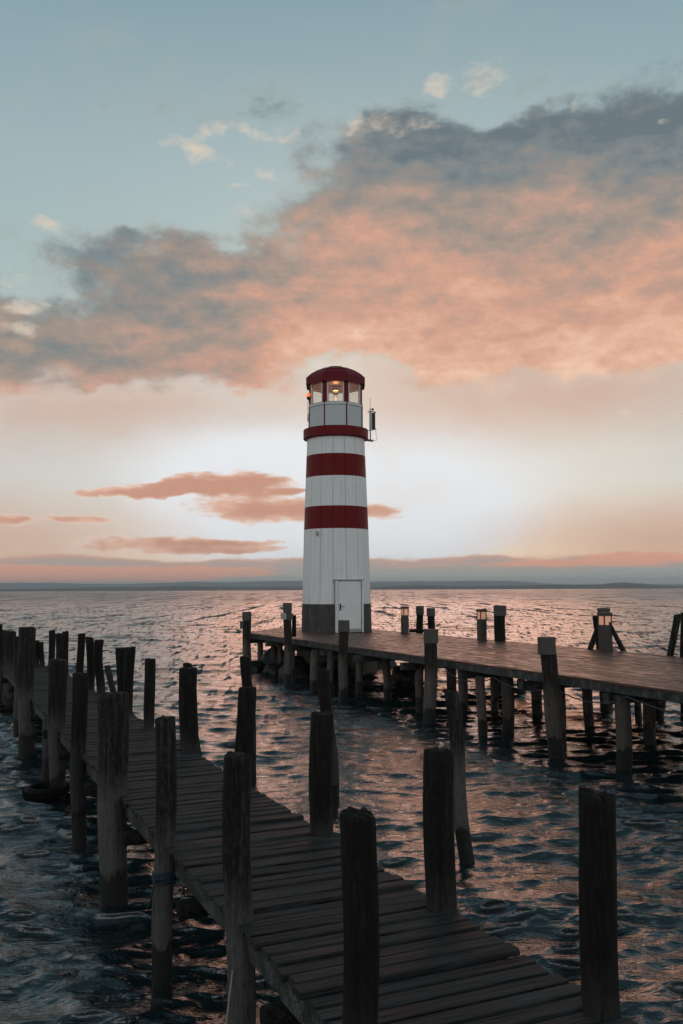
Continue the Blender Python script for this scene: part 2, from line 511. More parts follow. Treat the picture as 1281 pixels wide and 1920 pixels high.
def water():
    m, t = material('lake_water')
    pos = t.new('ShaderNodeNewGeometry').outputs['Position']
    v = t.mapping(pos, rot=(0, 0, R(8)), scale=(0.65, 1.4, 1))
    r1 = t.noise(v, 3.6, 4, 0.6)
    r2 = t.noise(v, 12.0, 4, 0.62)
    murk = t.noise(pos, 0.35, 5, 0.6)
    t.put(t.p.inputs['Base Color'], t.ramp(murk, [(0.3, (0.006, 0.014, 0.016)), (0.7, (0.011, 0.024, 0.026))]))
    t.p.inputs['Roughness'].default_value = 0.05
    t.p.inputs['IOR'].default_value = 1.9
    t.p.inputs['Specular IOR Level'].default_value = 0.5
    # larger chop in the relief where the sheet itself is too coarse to carry it
    far = t.noise(t.mapping(pos, rot=(0, 0, R(5)), scale=(0.07, 0.16, 1)), 1.0, 6, 0.72)
    sp = t.new('ShaderNodeSeparateXYZ')
    t.put(sp.inputs[0], pos)
    farness = t.step(sp.outputs[1], 25, 140)
    b0 = t.new('ShaderNodeBump')
    b0.inputs['Strength'].default_value = 1.0
    t.put(b0.inputs['Distance'], t.math('MULTIPLY', farness, 0.7))
    t.put(b0.inputs['Height'], far)
    # short steep crests that turn their fronts to the shore, smaller near by and grouped farther out
    g1 = t.noise(t.mapping(pos, rot=(0, 0, R(3)), scale=(3.0, 0.42, 1)), 1.0, 3, 0.6)
    g2 = t.noise(t.mapping(pos, rot=(0, 0, R(-2)), scale=(0.55, 0.036, 1)), 1.0, 2, 0.6)
    g3 = t.noise(t.mapping(pos, rot=(0, 0, R(2)), scale=(0.16, 0.006, 1)), 1.0, 2, 0.6)
    gust = t.math('MULTIPLY', t.step(g1, 0.53, 0.68), t.step(sp.outputs[1], 10, 40))
    gust = t.math('ADD', gust, t.math('MULTIPLY', t.step(g2, 0.53, 0.68), t.step(sp.outputs[1], 50, 150)))
    gust = t.math('ADD', gust, t.math('MULTIPLY', t.step(g3, 0.53, 0.7), t.step(sp.outputs[1], 150, 500)))
    lean = t.new('ShaderNodeCombineXYZ')
    t.put(lean.inputs[0], t.math('MULTIPLY', gust, 0.05))
    t.put(lean.inputs[1], t.math('MULTIPLY', gust, -0.7))
    nrm = t.vmath('NORMALIZE', t.vmath('ADD', b0.outputs[0], lean.outputs[0]))
    h = t.math('ADD', t.math('MULTIPLY', r1, 1.0), t.math('MULTIPLY', r2, 0.14))
    bump(t, h, 1.0, 0.055, nrm)
    return m
M['water'] = water()

def hill_material(name, a, b, c):
    m, t = material(name)
    pos = t.new('ShaderNodeNewGeometry').outputs['Position']
    n1 = t.noise(t.mapping(pos, scale=(0.002, 0.002, 0.012)), 1.0, 8, 0.65)
    n2 = t.noise(t.mapping(pos, scale=(0.012, 0.012, 0.03)), 1.0, 6, 0.65)
    col = t.ramp(n1, [(0.35, a), (0.5, b), (0.68, c)])
    t.put(t.p.inputs['Base Color'], t.mix(t.step(n2, 0.66, 0.7), col, (0.4, 0.38, 0.36)))
    t.p.inputs['Roughness'].default_value = 0.9
    t.p.inputs['Specular IOR Level'].default_value = 0.1
    return m
M['near_hill'] = hill_material('wooded_shore', (0.05, 0.05, 0.045), (0.08, 0.075, 0.062), (0.14, 0.12, 0.10))
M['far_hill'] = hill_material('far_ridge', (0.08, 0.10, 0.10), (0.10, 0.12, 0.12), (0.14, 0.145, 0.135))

# ------------------------------------------------------------------ object helpers
def link(name, mesh, mat=None, parent=None):
    o = bpy.data.objects.new(name, mesh)
    COL.objects.link(o)
    if mat is not None:
        for x in (mat if isinstance(mat, (list, tuple)) else [mat]):
            mesh.materials.append(M[x])
    if parent is not None:
        o.parent = parent
    return o

def tag(o, label=None, category=None, group=None, kind=None):
    for k, v in (('label', label), ('category', category), ('group', group), ('kind', kind)):
        if v:
            o[k] = v
    return o

def empty(name, loc, label=None, category=None, group=None, rotz=0.0):
    o = bpy.data.objects.new(name, None)
    o.empty_display_size = 0.2
    COL.objects.link(o)
    o.location = loc
    o.rotation_euler = (0, 0, rotz)
    return tag(o, label, category, group)

def mesh_from(name, verts, faces, smooth=False):
    me = bpy.data.meshes.new(name)
    me.from_pydata([tuple(v) for v in verts], [], faces)
    me.validate()
    if smooth:
        me.polygons.foreach_set('use_smooth', [True] * len(me.polygons))
    me.update()
    return me

class MB:
    """collects shapes of ONE part"""
    def __init__(self):
        self.v, self.f = [], []
    def add(self, verts, faces):
        k = len(self.v)
        self.v += [tuple(v) for v in verts]
        self.f += [tuple(i + k for i in f) for f in faces]
        return self
    def box(self, x0, x1, y0, y1, z0, z1, mat=None):
        vs = [Vector((x, y, z)) for z in (z0, z1) for y in (y0, y1) for x in (x0, x1)]
        if mat is not None:
            vs = [mat @ v for v in vs]
        return self.add(vs, [(0, 2, 3, 1), (4, 5, 7, 6), (0, 1, 5, 4), (2, 6, 7, 3), (0, 4, 6, 2), (1, 3, 7, 5)])
    def cbox(self, x0, x1, y0, y1, z0, z1, c, mat=None):
        """box with chamfered long (x) edges"""
        prof = [(y0 + c, z0), (y1 - c, z0), (y1, z0 + c), (y1, z1 - c), (y1 - c, z1), (y0 + c, z1), (y0, z1 - c), (y0, z0 + c)]
        vs = [Vector((x, y, z)) for x in (x0, x1) for y, z in prof]
        if mat is not None:
            vs = [mat @ v for v in vs]
        fs = [(i, (i + 1) % 8, 8 + (i + 1) % 8, 8 + i) for i in range(8)]
        fs += [tuple(range(7, -1, -1)), tuple(range(8, 16))]
        return self.add(vs, fs)
    def tube(self, pts, r, n=8, caps=True):
        pts = [Vector(p) for p in pts]
        rs = r if isinstance(r, (list, tuple)) else [r] * len(pts)
        vs, fs = [], []
        for i, p in enumerate(pts):
            d = (pts[min(i + 1, len(pts) - 1)] - pts[max(i - 1, 0)]).normalized()
            a = d.cross(Vector((0, 0, 1)))
            if a.length < 1e-3:
                a = Vector((1, 0, 0))
            a.normalize()
            b = d.cross(a)
            for k in range(n):
                t = 2 * math.pi * k / n
                vs.append(p + (a * math.cos(t) + b * math.sin(t)) * rs[i])
        for i in range(len(pts) - 1):
            for k in range(n):
                fs.append((i * n + k, i * n + (k + 1) % n, (i + 1) * n + (k + 1) % n, (i + 1) * n + k))
        if caps:
            fs.append(tuple(range(n - 1, -1, -1)))
            fs.append(tuple(range((len(pts) - 1) * n, len(pts) * n)))
        return self.add(vs, fs)
    def lathe(self, prof, n=32, a0=0.0, a1=2 * math.pi, centre=(0, 0), closed=False):
        """prof: (radius, z) points turned about a vertical axis"""
        full = abs(a1 - a0 - 2 * math.pi) < 1e-6
        m = n if full else n + 1
        vs, fs = [], []
        for k in range(m):
            t = a0 + (a1 - a0) * k / n
            for r, z in prof:
                vs.append((centre[0] + r * math.sin(t), centre[1] - r * math.cos(t), z))
        L = len(prof)
        for k in range(n):
            q = (k + 1) % m
            for i in range(L if closed else L - 1):
                j = (i + 1) % L
                fs.append((k * L + i, q * L + i, q * L + j, k * L + j))
        return self.add(vs, fs)
    def build(self, name, mat, parent=None, smooth=False):
        me = mesh_from(name, self.v, self.f, smooth)
        return link(name, me, mat, parent)

# ------------------------------------------------------------------ water
def wave_lines(a, b, base, grow, ref):
    out = [a]
    while out[-1] < b:
        out.append(out[-1] + max(base, grow * abs(out[-1] - ref)))
    return np.array(out)

ys = np.concatenate([np.arange(-60, 1, 3.0), wave_lines(1.0, 260, 0.036, 0.0044, 0), wave_lines(268, 16000, 8, 0.05, 0)])
half = np.concatenate([np.arange(0.025, 4.0, 0.05), wave_lines(4.0, 130, 0.05, 0.0125, 0), wave_lines(136, 12000, 6, 0.12, 0)])
xs = np.concatenate([-half[::-1], half])
X, Y = np.meshgrid(xs, ys)
dxs = np.gradient(xs)
dys = np.gradient(ys)
cell = np.maximum(dxs[None, :] * 0.7, dys[:, None])
Zw = np.zeros_like(X)
Xo = np.zeros_like(X)
Yo = np.zeros_like(Y)
rng = np.random.RandomState(11)
nw = 120
lam = 0.15 * (5.2 / 0.15) ** (np.linspace(0, 1, nw))
for k in range(nw):
    L = lam[k] * rng.uniform(0.9, 1.1)
    th = R(-98) + rng.normal(0, 0.5 if L > 1.2 else 0.55)
    amp = (0.0078 if L < 0.8 else 0.0056) * min(L, 2.2) ** 0.84 * rng.uniform(0.5, 1.5) * (1.0 if L < 0.8 else 0.72)
    kk = 2 * math.pi / L
    ph = kk * (X * math.cos(th) + Y * math.sin(th)) + rng.uniform(0, 2 * math.pi)
    w = np.clip((L / np.maximum(cell, 1e-4) - 2.5) / 3.0, 0, 1)
    s, c = np.sin(ph), np.cos(ph)
    Zw += amp * w * c
    Xo -= amp * w * s * math.cos(th) * 0.95
    Yo -= amp * w * s * math.sin(th) * 0.95
# gusty patches: calmer and rougher water
patch = 0.8 + 0.35 * np.sin(X * 0.31 + 1.3 * np.sin(Y * 0.11)) * np.sin(Y * 0.23 + 0.9 * np.sin(X * 0.17 + 2))
Zw *= patch
Yo -= 1.9 * (Zw / patch)                # crests lean towards the shore
co = np.stack([X + Xo * patch, Y + Yo * patch, Zw], -1).reshape(-1, 3).astype(np.float32)
ny, nx = X.shape
idx = np.arange(ny * nx, dtype=np.int32).reshape(ny, nx)
quads = np.stack([idx[:-1, :-1], idx[:-1, 1:], idx[1:, 1:], idx[1:, :-1]], -1).reshape(-1, 4)
wm = bpy.data.meshes.new('lake')
wm.vertices.add(len(co))
wm.vertices.foreach_set('co', co.ravel())
wm.loops.add(quads.size)
wm.loops.foreach_set('vertex_index', quads.ravel())
wm.polygons.add(len(quads))
wm.polygons.foreach_set('loop_start', np.arange(0, quads.size, 4, dtype=np.int32))
wm.polygons.foreach_set('loop_total', np.full(len(quads), 4, dtype=np.int32))
wm.polygons.foreach_set('use_smooth', np.ones(len(quads), dtype=bool))
wm.update()
lake = link('lake_water', wm, 'water')
tag(lake, kind='structure', label='choppy grey teal lake reflecting the orange sky')

# ------------------------------------------------------------------ far shore
def ridge(name, prof, Yd, depth, mat, rough, seed, label):
    xs_ = np.linspace(prof[0][0], prof[-1][0], 700)
    zs_ = np.interp(xs_, [p[0] for p in prof], [p[1] for p in prof])
    rows = [(0.0, 0.0), (0.12, 0.35), (0.3, 0.72), (0.5, 1.0), (0.75, 0.7), (1.0, 0.0)]
    vs_, fs_ = [], []
    for j, (d, h) in enumerate(rows):
        for i, x in enumerate(xs_):
            n = mnoise.fractal(Vector((x * 0.0022 + seed, j * 0.7, seed)), 1.0, 2.1, 6) * rough
            n += mnoise.noise(Vector((x * 0.03, j * 1.3, seed))) * rough * 0.4
            z = max(0, zs_[i] * h + n * (h ** 0.5)) if h > 0 else -1.5
            vs_.append((x, Yd + depth * d + 60 * mnoise.noise(Vector((x * 0.001, seed, 0))), z))
    n_ = len(xs_)
    for j in range(len(rows) - 1):
        for i in range(n_ - 1):
            fs_.append((j * n_ + i, j * n_ + i + 1, (j + 1) * n_ + i + 1, (j + 1) * n_ + i))
    o = link(name, mesh_from(name, vs_, fs_, True), mat)
    return tag(o, label, kind='structure')

FAR_RIDGE = [
    (-8167, 114.1),
    (-6736, 120.6),
    (-4588, 105.9),
    (-3944, 109.4),
    (-3156, 88.1),
    (-2441, 97.3),
    (-2012, 113.8),
    (-1511, 99.7),
    (-1153, 116.5),
    (-795, 127.2),
    (-294, 107.0),
    (421, 104.1),
    (1137, 107.3),
    (1567, 111.7),
    (2282, 96.7),
    (2639, 77.0),
    (3282, 50.2),
    (4577, 57.2),
    (8290, 60.5),
]
NEAR_RIDGE = [
    (-5107, 37.2),
    (-2124, 14.0),
    (-1925, 16.0),
    (-1461, 22.6),
    (-1031, 26.5),
    (-666, 23.6),
    (-136, 20.1),
    (195, 14.6),
    (361, 23.8),
    (526, 23.1),
    (758, 19.4),
    (1056, 23.8),
    (1354, 25.4),
    (1586, 24.5),
    (1736, 37.9),
    (1852, 31.8),
    (2017, 17.1),
    (2119, 13.9),
    (2845, 22.3),
    (5163, 7.4),
]

ridge('far_hills', FAR_RIDGE, 11300, 1800, 'far_hill', 9.0, 4.2, 'pale blue distant ridge beyond the lake')
ridge('shore_hills', NEAR_RIDGE, 5200, 900, 'near_hill', 4.5, 9.7, 'low dark wooded shore across the lake')

# ------------------------------------------------------------------ posts
def post_mesh(bx, by, bz, tx, tz, rb, rt, seed, sides=18, rings=16, dome=0.25, crook=1.0):
    rs = random.Random(seed)
    ph = [rs.uniform(0, 6.28) for _ in range(6)]
    lob = [rs.uniform(0.01, 0.035) for _ in range(3)]
    vs_, fs_ = [], []
    h = tz - bz
    top_r = max(rt, 0.03)
    levels = [i / (rings - 1) for i in range(rings)]
    cut = 0.02 + 0.05 * rs.random()
    tilt = (rs.uniform(-0.12, 0.12), rs.uniform(-0.12, 0.12))
    def ring(t, k_r, dz=0.0):
        z = bz + h * t + dz
        cx_ = bx + (tx - bx) * t + crook * 0.014 * math.sin(3.1 * t * h + ph[0])
        cy_ = by + crook * 0.014 * math.sin(2.6 * t * h + ph[1])
        r0 = rb + (rt - rb) * t
        for s in range(sides):
            a = 2 * math.pi * s / sides
            k = 1 + lob[0] * math.sin(2 * a + ph[2] + 0.5 * z) + lob[1] * math.sin(3 * a + ph[3] - 0.7 * z) + lob[2] * math.sin(5 * a + ph[4])
            k += 0.03 * mnoise.noise(Vector((math.cos(a) * 2 + seed, math.sin(a) * 2, z * 2.2)))
            k -= 0.035 * max(0, mnoise.noise(Vector((math.cos(a) * 5 + seed, math.sin(a) * 5, z * 0.7))))
            if sides > 20:                     # splits running down the grain, a chewed head
                k -= 0.07 * max(0, mnoise.noise(Vector((math.cos(a) * 9 + seed, math.sin(a) * 9, z * 0.45))) - 0.25)
                k += 0.018 * mnoise.noise(Vector((math.cos(a) * 14, math.sin(a) * 14 + seed, z * 3.0)))
                if t > 0.9:
                    k -= 0.07 * max(0, mnoise.noise(Vector((math.cos(a) * 2 + seed * 2, math.sin(a) * 2, z * 5.0))))
            r_ = r0 * k * k_r
            zz = z
            if t > 0.97:
                zz += (math.cos(a) * tilt[0] + math.sin(a) * tilt[1]) * r_ + 0.028 * mnoise.noise(Vector((math.cos(a) * 3, math.sin(a) * 3, seed)))
            vs_.append((cx_ + r_ * math.cos(a), cy_ + r_ * math.sin(a), zz - bz))
    for t in levels[:-1]:
        ring(t, 1.0)
    ring(1.0, 1.0, -dome * top_r * 0.55)
    ring(1.0, 0.93, -dome * top_r * 0.12)
    ring(1.0, 0.6, dome * top_r * 0.2)
    n = rings + 2
    for i in range(n - 1):
        for s in range(sides):
            fs_.append((i * sides + s, i * sides + (s + 1) % sides, (i + 1) * sides + (s + 1) % sides, (i + 1) * sides + s))
    vs_.append((tx + 0.004, by, tz - bz + dome * top_r * 0.22))
    c_ = len(vs_) - 1
    for s in range(sides):
        fs_.append(((n - 1) * sides + s, (n - 1) * sides + (s + 1) % sides, c_))
    # origin at the foot
    vs_ = [(x - bx, y - by, z) for x, y, z in vs_]
    return mesh_from('post', vs_, fs_, True)

def make_post(spec, mat, seed, group=None, sides=18, rings=16, name='wooden_post', category='post', dome=0.25, crook=1.0):
    label, bx, by, bz, tx, tz, rb, rt = spec[:8]
    o = link(name, post_mesh(bx, by, bz, tx, tz, rb, rt, seed, sides, rings, dome, crook), mat)
    o.location = (bx, by, bz)
    return tag(o, label, category, group)

JETTY_LEFT = [
    ('tall dark post before the boards in the front centre, foot below the frame', 0.049, 4.305, -0.7, 0.074, 2.205, 0.084, 0.084),
    ('slender post on the left jetty edge, second nearest, with a pale waterline stretch', -0.646, 6.055, -0.7, -0.687, 2.153, 0.089, 0.091),
    ('slim straight post with a blue rope tied below deck height, left jetty edge', -1.482, 7.739, -0.7, -1.481, 2.171, 0.082, 0.084),
    ('thickest pale barrel-like post on the left jetty edge, wider towards its top', -2.353, 9.68, -0.7, -2.423, 2.159, 0.137, 0.162),
    ('narrow dark-headed post just behind the thickest one, left jetty edge', -3.391, 11.965, -0.7, -3.43, 2.161, 0.095, 0.102),
    ('bleached post standing inside the floating black tyres, left jetty edge', -4.415, 14.412, -0.7, -4.489, 2.157, 0.11, 0.144),
    ('tall pale flat-topped post highest in the far left cluster beside the jetty', -6.283, 18.336, -0.7, -6.335, 2.512, 0.146, 0.162),
    ('thin post mostly hidden at the left side of the tall pale flat-topped one', -7.212, 20.515, -0.7, -7.286, 2.212, 0.072, 0.078),
    ('pale round-topped post near the left picture border above a dark tyre', -9.046, 25.038, -0.7, -9.101, 2.132, 0.14, 0.162),
    ('dark post cut by the left picture border, taller of the two there', -9.926, 26.699, -0.7, -10.007, 2.261, 0.094, 0.094),
    ('dark post just inside the left picture border, between the border and the pale round-topped one', -10.11, 27.471, -0.7, -10.163, 2.057, 0.073, 0.073),
]
JETTY_RIGHT = [
    ('nearest post on the right jetty edge, big black and leaning left at lower right', 1.326, 4.774, -0.7, 1.299, 2.181, 0.091, 0.094),
    ('big black post on the right jetty edge, second nearest, overlapping a bleached leaning pile', 0.632, 6.253, -0.7, 0.662, 2.154, 0.105, 0.105),
    ('dark flat-topped post on the right jetty edge left of centre of the boards, third nearest', -0.201, 8.128, -0.7, -0.18, 2.148, 0.103, 0.103),
    ('grey-brown post on the right jetty edge, fourth nearest, half hidden by a near left post', -1.149, 10.261, -0.7, -1.079, 2.147, 0.109, 0.1),
    ('stout short post on the right jetty edge with a rounded pile head behind it', -2.03, 12.216, -0.7, -2.039, 2.208, 0.129, 0.119),
    ('lone slim straight post on the right jetty edge with open water on both sides', -2.973, 14.4, -0.7, -3.034, 2.16, 0.076, 0.085),
    ('left one of the close pair of equal-height posts on the right jetty edge', -3.871, 16.455, -0.7, -3.969, 2.207, 0.087, 0.097),
    ('right one of the close pair of equal-height posts on the right jetty edge, tapering down', -3.735, 15.889, -0.7, -3.684, 2.251, 0.07, 0.089),
    ('crooked post bending to the right on the far right jetty edge', -5.225, 19.203, -0.7, -5.037, 2.203, 0.073, 0.096),
    ('slightly tapered post right of two posts standing close together, far right jetty edge', -5.335, 19.721, -0.7, -5.45, 2.234, 0.07, 0.087),
    ('straight thin post left of two standing close together, far right jetty edge', -5.927, 20.727, -0.7, -5.924, 2.267, 0.073, 0.085),
    ('right post of the far trio by the jetty end, reaching lowest', -6.781, 22.79, -0.7, -6.914, 2.225, 0.074, 0.08),
    ('middle and lowest-topped post of the far trio by the jetty end', -7.247, 23.677, -0.7, -7.347, 2.131, 0.07, 0.084),
    ('left and highest-topped post of the far trio by the jetty end', -7.986, 25.315, -0.7, -8.05, 2.144, 0.082, 0.089),
    ('low black post at the jetty end, left of two set side by side', -8.636, 25.873, -0.7, -8.643, 1.837, 0.084, 0.068),
    ('low black post at the jetty end, right of two set side by side', -8.389, 25.863, -0.7, -8.503, 1.792, 0.084, 0.068),
]
WATER_PILES = [
    ('leaning pile out in the water with a bleached white middle, behind a big black post', 1.538, 11.196, -0.7, 1.319, 1.997, 0.095, 0.089),
    ('pile out in the water peeping above and right of the third nearest right-edge post', -0.065, 13.91, -0.7, -0.282, 2.024, 0.065, 0.098),
    ("knobbly pile standing in the water between the jetty and the lighthouse pier's left end", -1.519, 16.073, -0.7, -1.692, 2.063, 0.08, 0.09),
    ('pile with a round head leaning behind the stout short jetty post', -2.791, 18.306, -0.7, -3.11, 1.779, 0.075, 0.092),
    ('short dark strut leaning left beyond the jetty beside the crooked post', -6.186, 26.321, -0.7, -6.769, 1.089, 0.093, 0.085),
    ('low broken pile stump in the water behind the lighthouse pier piles', 5.441, 28.075, -0.7, 5.467, 0.483, 0.124, 0.132),
]
PIER_POSTS = [
    ("capped post at the pier's far left corner, small grey box on its side", -3.723, 35.804, -0.7, -3.736, 2.36, 0.158, 0.158, 0.316),
    ('post with grey metal boxes strapped round its head, left of the lighthouse', -1.831, 31.353, -0.7, -1.878, 2.755, 0.129, 0.138, 0.0),
    ('post with a square grey sleeve standing in front of the lighthouse door', 0.0, 26.695, -0.7, 0.055, 2.323, 0.133, 0.141, 0.314),
    ('near-edge pier post with a grey sleeve, first to the right of the lighthouse', 2.079, 22.138, -0.7, 2.152, 2.251, 0.15, 0.156, 0.313),
    ('nearest sleeved pier post, leaning left, with the tallest grey sleeve', 4.161, 17.815, -0.7, 3.984, 2.279, 0.152, 0.152, 0.314),
    ('capped post beyond the deck, left of two slim ones right of the farthest bollard', 3.22, 38.103, -0.7, 3.259, 2.514, 0.146, 0.146, 0.336),
    ('capped post beyond the deck, right of the two slim ones and slightly shorter', 3.775, 37.564, -0.7, 3.662, 2.434, 0.133, 0.155, 0.309),
    ('dark post beside the middle bollard light, its grey sleeve bearing small marks', 5.112, 29.729, -0.7, 5.152, 2.678, 0.184, 0.184, 0.315),
    ('post with a broad grey sleeve directly behind the nearest bollard light', 7.541, 26.294, -0.7, 7.547, 2.653, 0.155, 0.155, 0.278),
]
PIER_STRUTS = [
    ('dark blunt post left of the nearest bollard light, behind the slanting struts', 7.37, 25.845, -0.7, 7.2, 2.453, 0.068, 0.091),
    ('pale strut slanting up to the right against the nearest bollard light', 6.877, 25.416, 1.54, 7.21, 2.304, 0.082, 0.067),
    ('brown strut slanting up to the left against the nearest bollard light', 7.578, 24.714, 1.54, 7.227, 2.328, 0.08, 0.058),
    ('grey leaning post near the right picture border on the far pier edge', 7.81, 23.084, -0.7, 8.484, 2.568, 0.088, 0.088),
    ('upright dark post cut by the right picture border on the far pier edge', 8.331, 22.533, -0.7, 8.454, 2.623, 0.093, 0.099),
]
BOLLARDS = [
    ('farthest bollard light on the pier, just right of the lighthouse', 2.408, 34.983, 1.029, 0.268),
    ('middle bollard light on the pier with two glowing windows beside a capped post', 4.603, 30.082, 1.026, 0.283),
    ('nearest and largest bollard light on the pier, between slanting struts', 7.127, 24.745, 1.033, 0.32),
]
PIER_PILES = [
    (-3.35, 37.35, 0.12, 0.0),
    (-2.75, 36.6, 0.125, 0.0),
    (-2.409, 35.737, 0.105, 0.0),
    (-1.764, 32.995, 0.078, 0.0),
    (-0.917, 29.21, 0.129, 0.034),
    (-0.369, 28.743, 0.11, 0.0),
    (0.509, 28.418, 0.109, 0.017),
    (1.348, 26.77, 0.126, -0.079),
    (2.059, 24.222, 0.107, -0.028),
    (3.172, 26.574, 0.141, 0.0),
    (3.044, 23.291, 0.123, 0.0),
    (3.079, 20.288, 0.107, -0.024),
    (3.985, 24.155, 0.099, 0.0),
    (3.718, 20.638, 0.14, -0.012),
    (4.995, 23.516, 0.138, -0.028),
    (4.49, 18.898, 0.122, -0.044),
    (5.728, 21.357, 0.119, -0.038),
    (6.998, 24.363, 0.165, 0.0),
    (5.04, 16.619, 0.142, 0.02),
    (7.267, 22.592, 0.086, 0.0),
    (6.492, 19.492, 0.132, 0.0),
    (7.945, 23.032, 0.095, -0.027),
]
JETTY_PILES = [(-5.05, 15.75, 1.06, 0.095)]


# ------------------------------------------------------------------ near jetty
JZ = 1.12
ju = Vector((-0.4104, 0.9119, 0))         # along the jetty, away from the camera
jn = Vector((0.9119, 0.4104, 0))          # across, towards the right edge
J0 = Vector((2.77, 0.0, 0))               # centre line at y = 0
JW = 1.29
jetty = empty('jetty', (J0.x, J0.y, 0), 'narrow dark plank jetty running from the foreground to the left', 'jetty')
j_basis = Matrix((jn, ju, Vector((0, 0, 1)))).transposed().to_4x4()
rnd = random.Random(3)
plank_meshes = []
for k in range(10):
    hw = 0.0580 - rnd.random() * 0.002
    hl = JW / 2 + 0.035 + rnd.uniform(-0.008, 0.012)
    mb = MB().cbox(-hl - rnd.random() * 0.008, hl, -hw, hw, -0.024, 0.018, 0.006)
    bend = rnd.uniform(-0.012, 0.012)
    mb.v = [(x, y + (0.0025 * rnd.uniform(-1, 1)), z + bend * (x / hl) ** 2) for x, y, z in mb.v]
    me = mesh_from('plank', mb.v, mb.f)
    me.materials.append(M['jetty_plank'])
    plank_meshes.append(me)
s = 2.2
while s < 28.3:
    p = bpy.data.objects.new('plank', plank_meshes[rnd.randrange(10)])
    COL.objects.link(p)
    p.parent = jetty
    p.matrix_local = (Matrix.Translation(ju * s + jn * rnd.uniform(-0.012, 0.012) + Vector((0, 0, JZ - 0.018 + rnd.uniform(-0.002, 0.002)))) @ j_basis
                      @ Matrix.Rotation(R(rnd.uniform(-0.2, 0.2)), 4, 'Z') @ Matrix.Rotation(R(rnd.uniform(-0.6, 0.6)), 4, 'X')
                      @ Matrix.Rotation(math.pi * rnd.randrange(2), 4, 'Z'))
    s += 0.144 + rnd.uniform(-0.002, 0.002)
def along(name, s0, s1, off, w, z0, z1, mat, parent, u=ju, n=jn, wob=0.0):
    b = Matrix((u, n, Vector((0, 0, 1)))).transposed().to_4x4()
    mb = MB()
    segs = max(1, int((s1 - s0) / 1.2))
    mb.cbox(s0, s1, off - w / 2, off + w / 2, z0, z1, 0.008)
    mb.v = [tuple(b @ Vector(v)) for v in mb.v]
    return mb.build(name, mat, parent)
for side in (-1, 1):
    for (a, b_) in ((2.0, 6.2), (6.215, 11.3), (11.315, 17.0), (17.015, 22.6), (22.615, 28.4)):
        along('edge_beam', a, b_, side * (JW / 2 - 0.03 - rnd.random() * 0.02), 0.07, JZ - 0.22, JZ - 0.045, 'beam', jetty)
along('middle_beam', 2.0, 28.4, 0.0, 0.09, JZ - 0.2, JZ - 0.046, 'beam', jetty)
JETTY_FRAMES = (4.35, 6.2, 8.15, 10.3, 12.8, 15.3, 17.4, 19.6, 22.3, 25.0, 27.6)
for s in JETTY_FRAMES:
    mb = MB()
    c_ = ju * s
    a = c_ - jn * (JW / 2 + 0.10) + Vector((0, 0, JZ - 0.3))
    b_ = c_ + jn * (JW / 2 + 0.2) + Vector((0, 0, JZ - 0.3))
    mb.tube([a + (b_ - a) * k / 6 + Vector((0, 0, rnd.uniform(-0.008, 0.008))) for k in range(7)], [0.075 + rnd.uniform(-0.006, 0.006) for _ in range(7)], 12)
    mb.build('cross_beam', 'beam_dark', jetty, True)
# low support pile under the left side
for spec in JETTY_PILES:
    bx, by, top, r_ = spec
    me = post_mesh(bx, by, -0.7, bx + 0.03, top, r_, r_ * 0.95, 77, 18, 10)
    me.materials.append(M['post_grey'])
    p = bpy.data.objects.new('pile', me)
    COL.objects.link(p)
    p.parent = jetty
    p.location = Vector((bx, by, -0.7)) - J0

for i, spec in enumerate(JETTY_LEFT):
    make_post(spec, 'post_dark' if i in (0, 4, 9, 10) else 'post_grey', 100 + i, 'posts along the left jetty edge', 44 if i < 4 else 22, 48 if i < 4 else 22, dome=0.12 if i == 6 else 0.22)
for i, spec in enumerate(JETTY_RIGHT):
    make_post(spec, 'post_dark', 140 + i, 'posts along the right jetty edge', 44 if i < 4 else 22, 48 if i < 4 else 22, dome=0.10, crook=4.0 if i == 8 else 1.0)
for i, spec in enumerate(WATER_PILES):
    make_post(spec, 'post_grey' if i in (0,) else 'post_dark', 180 + i, 'piles standing out in the water', 18, 20, 'mooring_pile', 'pile', dome=0.5 if i in (2, 3) else 0.25, crook=1.6)

# ------------------------------------------------------------------ lighthouse pier
PZ = 1.54
pu = Vector((-0.4027, 0.9153, 0))
pn = Vector((0.9153, 0.4027, 0))
P0 = Vector((12.29, 0, 0))                # front edge line at y = 0
PW = 5.63
pier = empty('pier', (P0.x, P0.y, 0), 'broad plank pier carrying the lighthouse and bollard lights', 'pier')
p_basis = Matrix((pu, pn, Vector((0, 0, 1)))).transposed().to_4x4()
BW = 0.152
rows = int(PW / BW)
S0 = 9.0
def pier_end(w):
    return 40.1 + min(w * 1.25, 3.6) - max(0, w - 4.4) * 0.6
lengths = (4.0, 4.6, 5.2)
board_meshes = {}
for L in lengths:
    for k in range(3):
        mb = MB().cbox(0, L - 0.008, -BW / 2 + 0.005, BW / 2 - 0.005, -0.03, 0.015, 0.006)
        mb.v = [(x, y + rnd.uniform(-0.002, 0.002), z + rnd.uniform(-0.004, 0.004)) for x, y, z in mb.v]
        me = mesh_from('board', mb.v, mb.f)
        me.materials.append(M['pier_plank'])
        board_meshes[(L, k)] = me
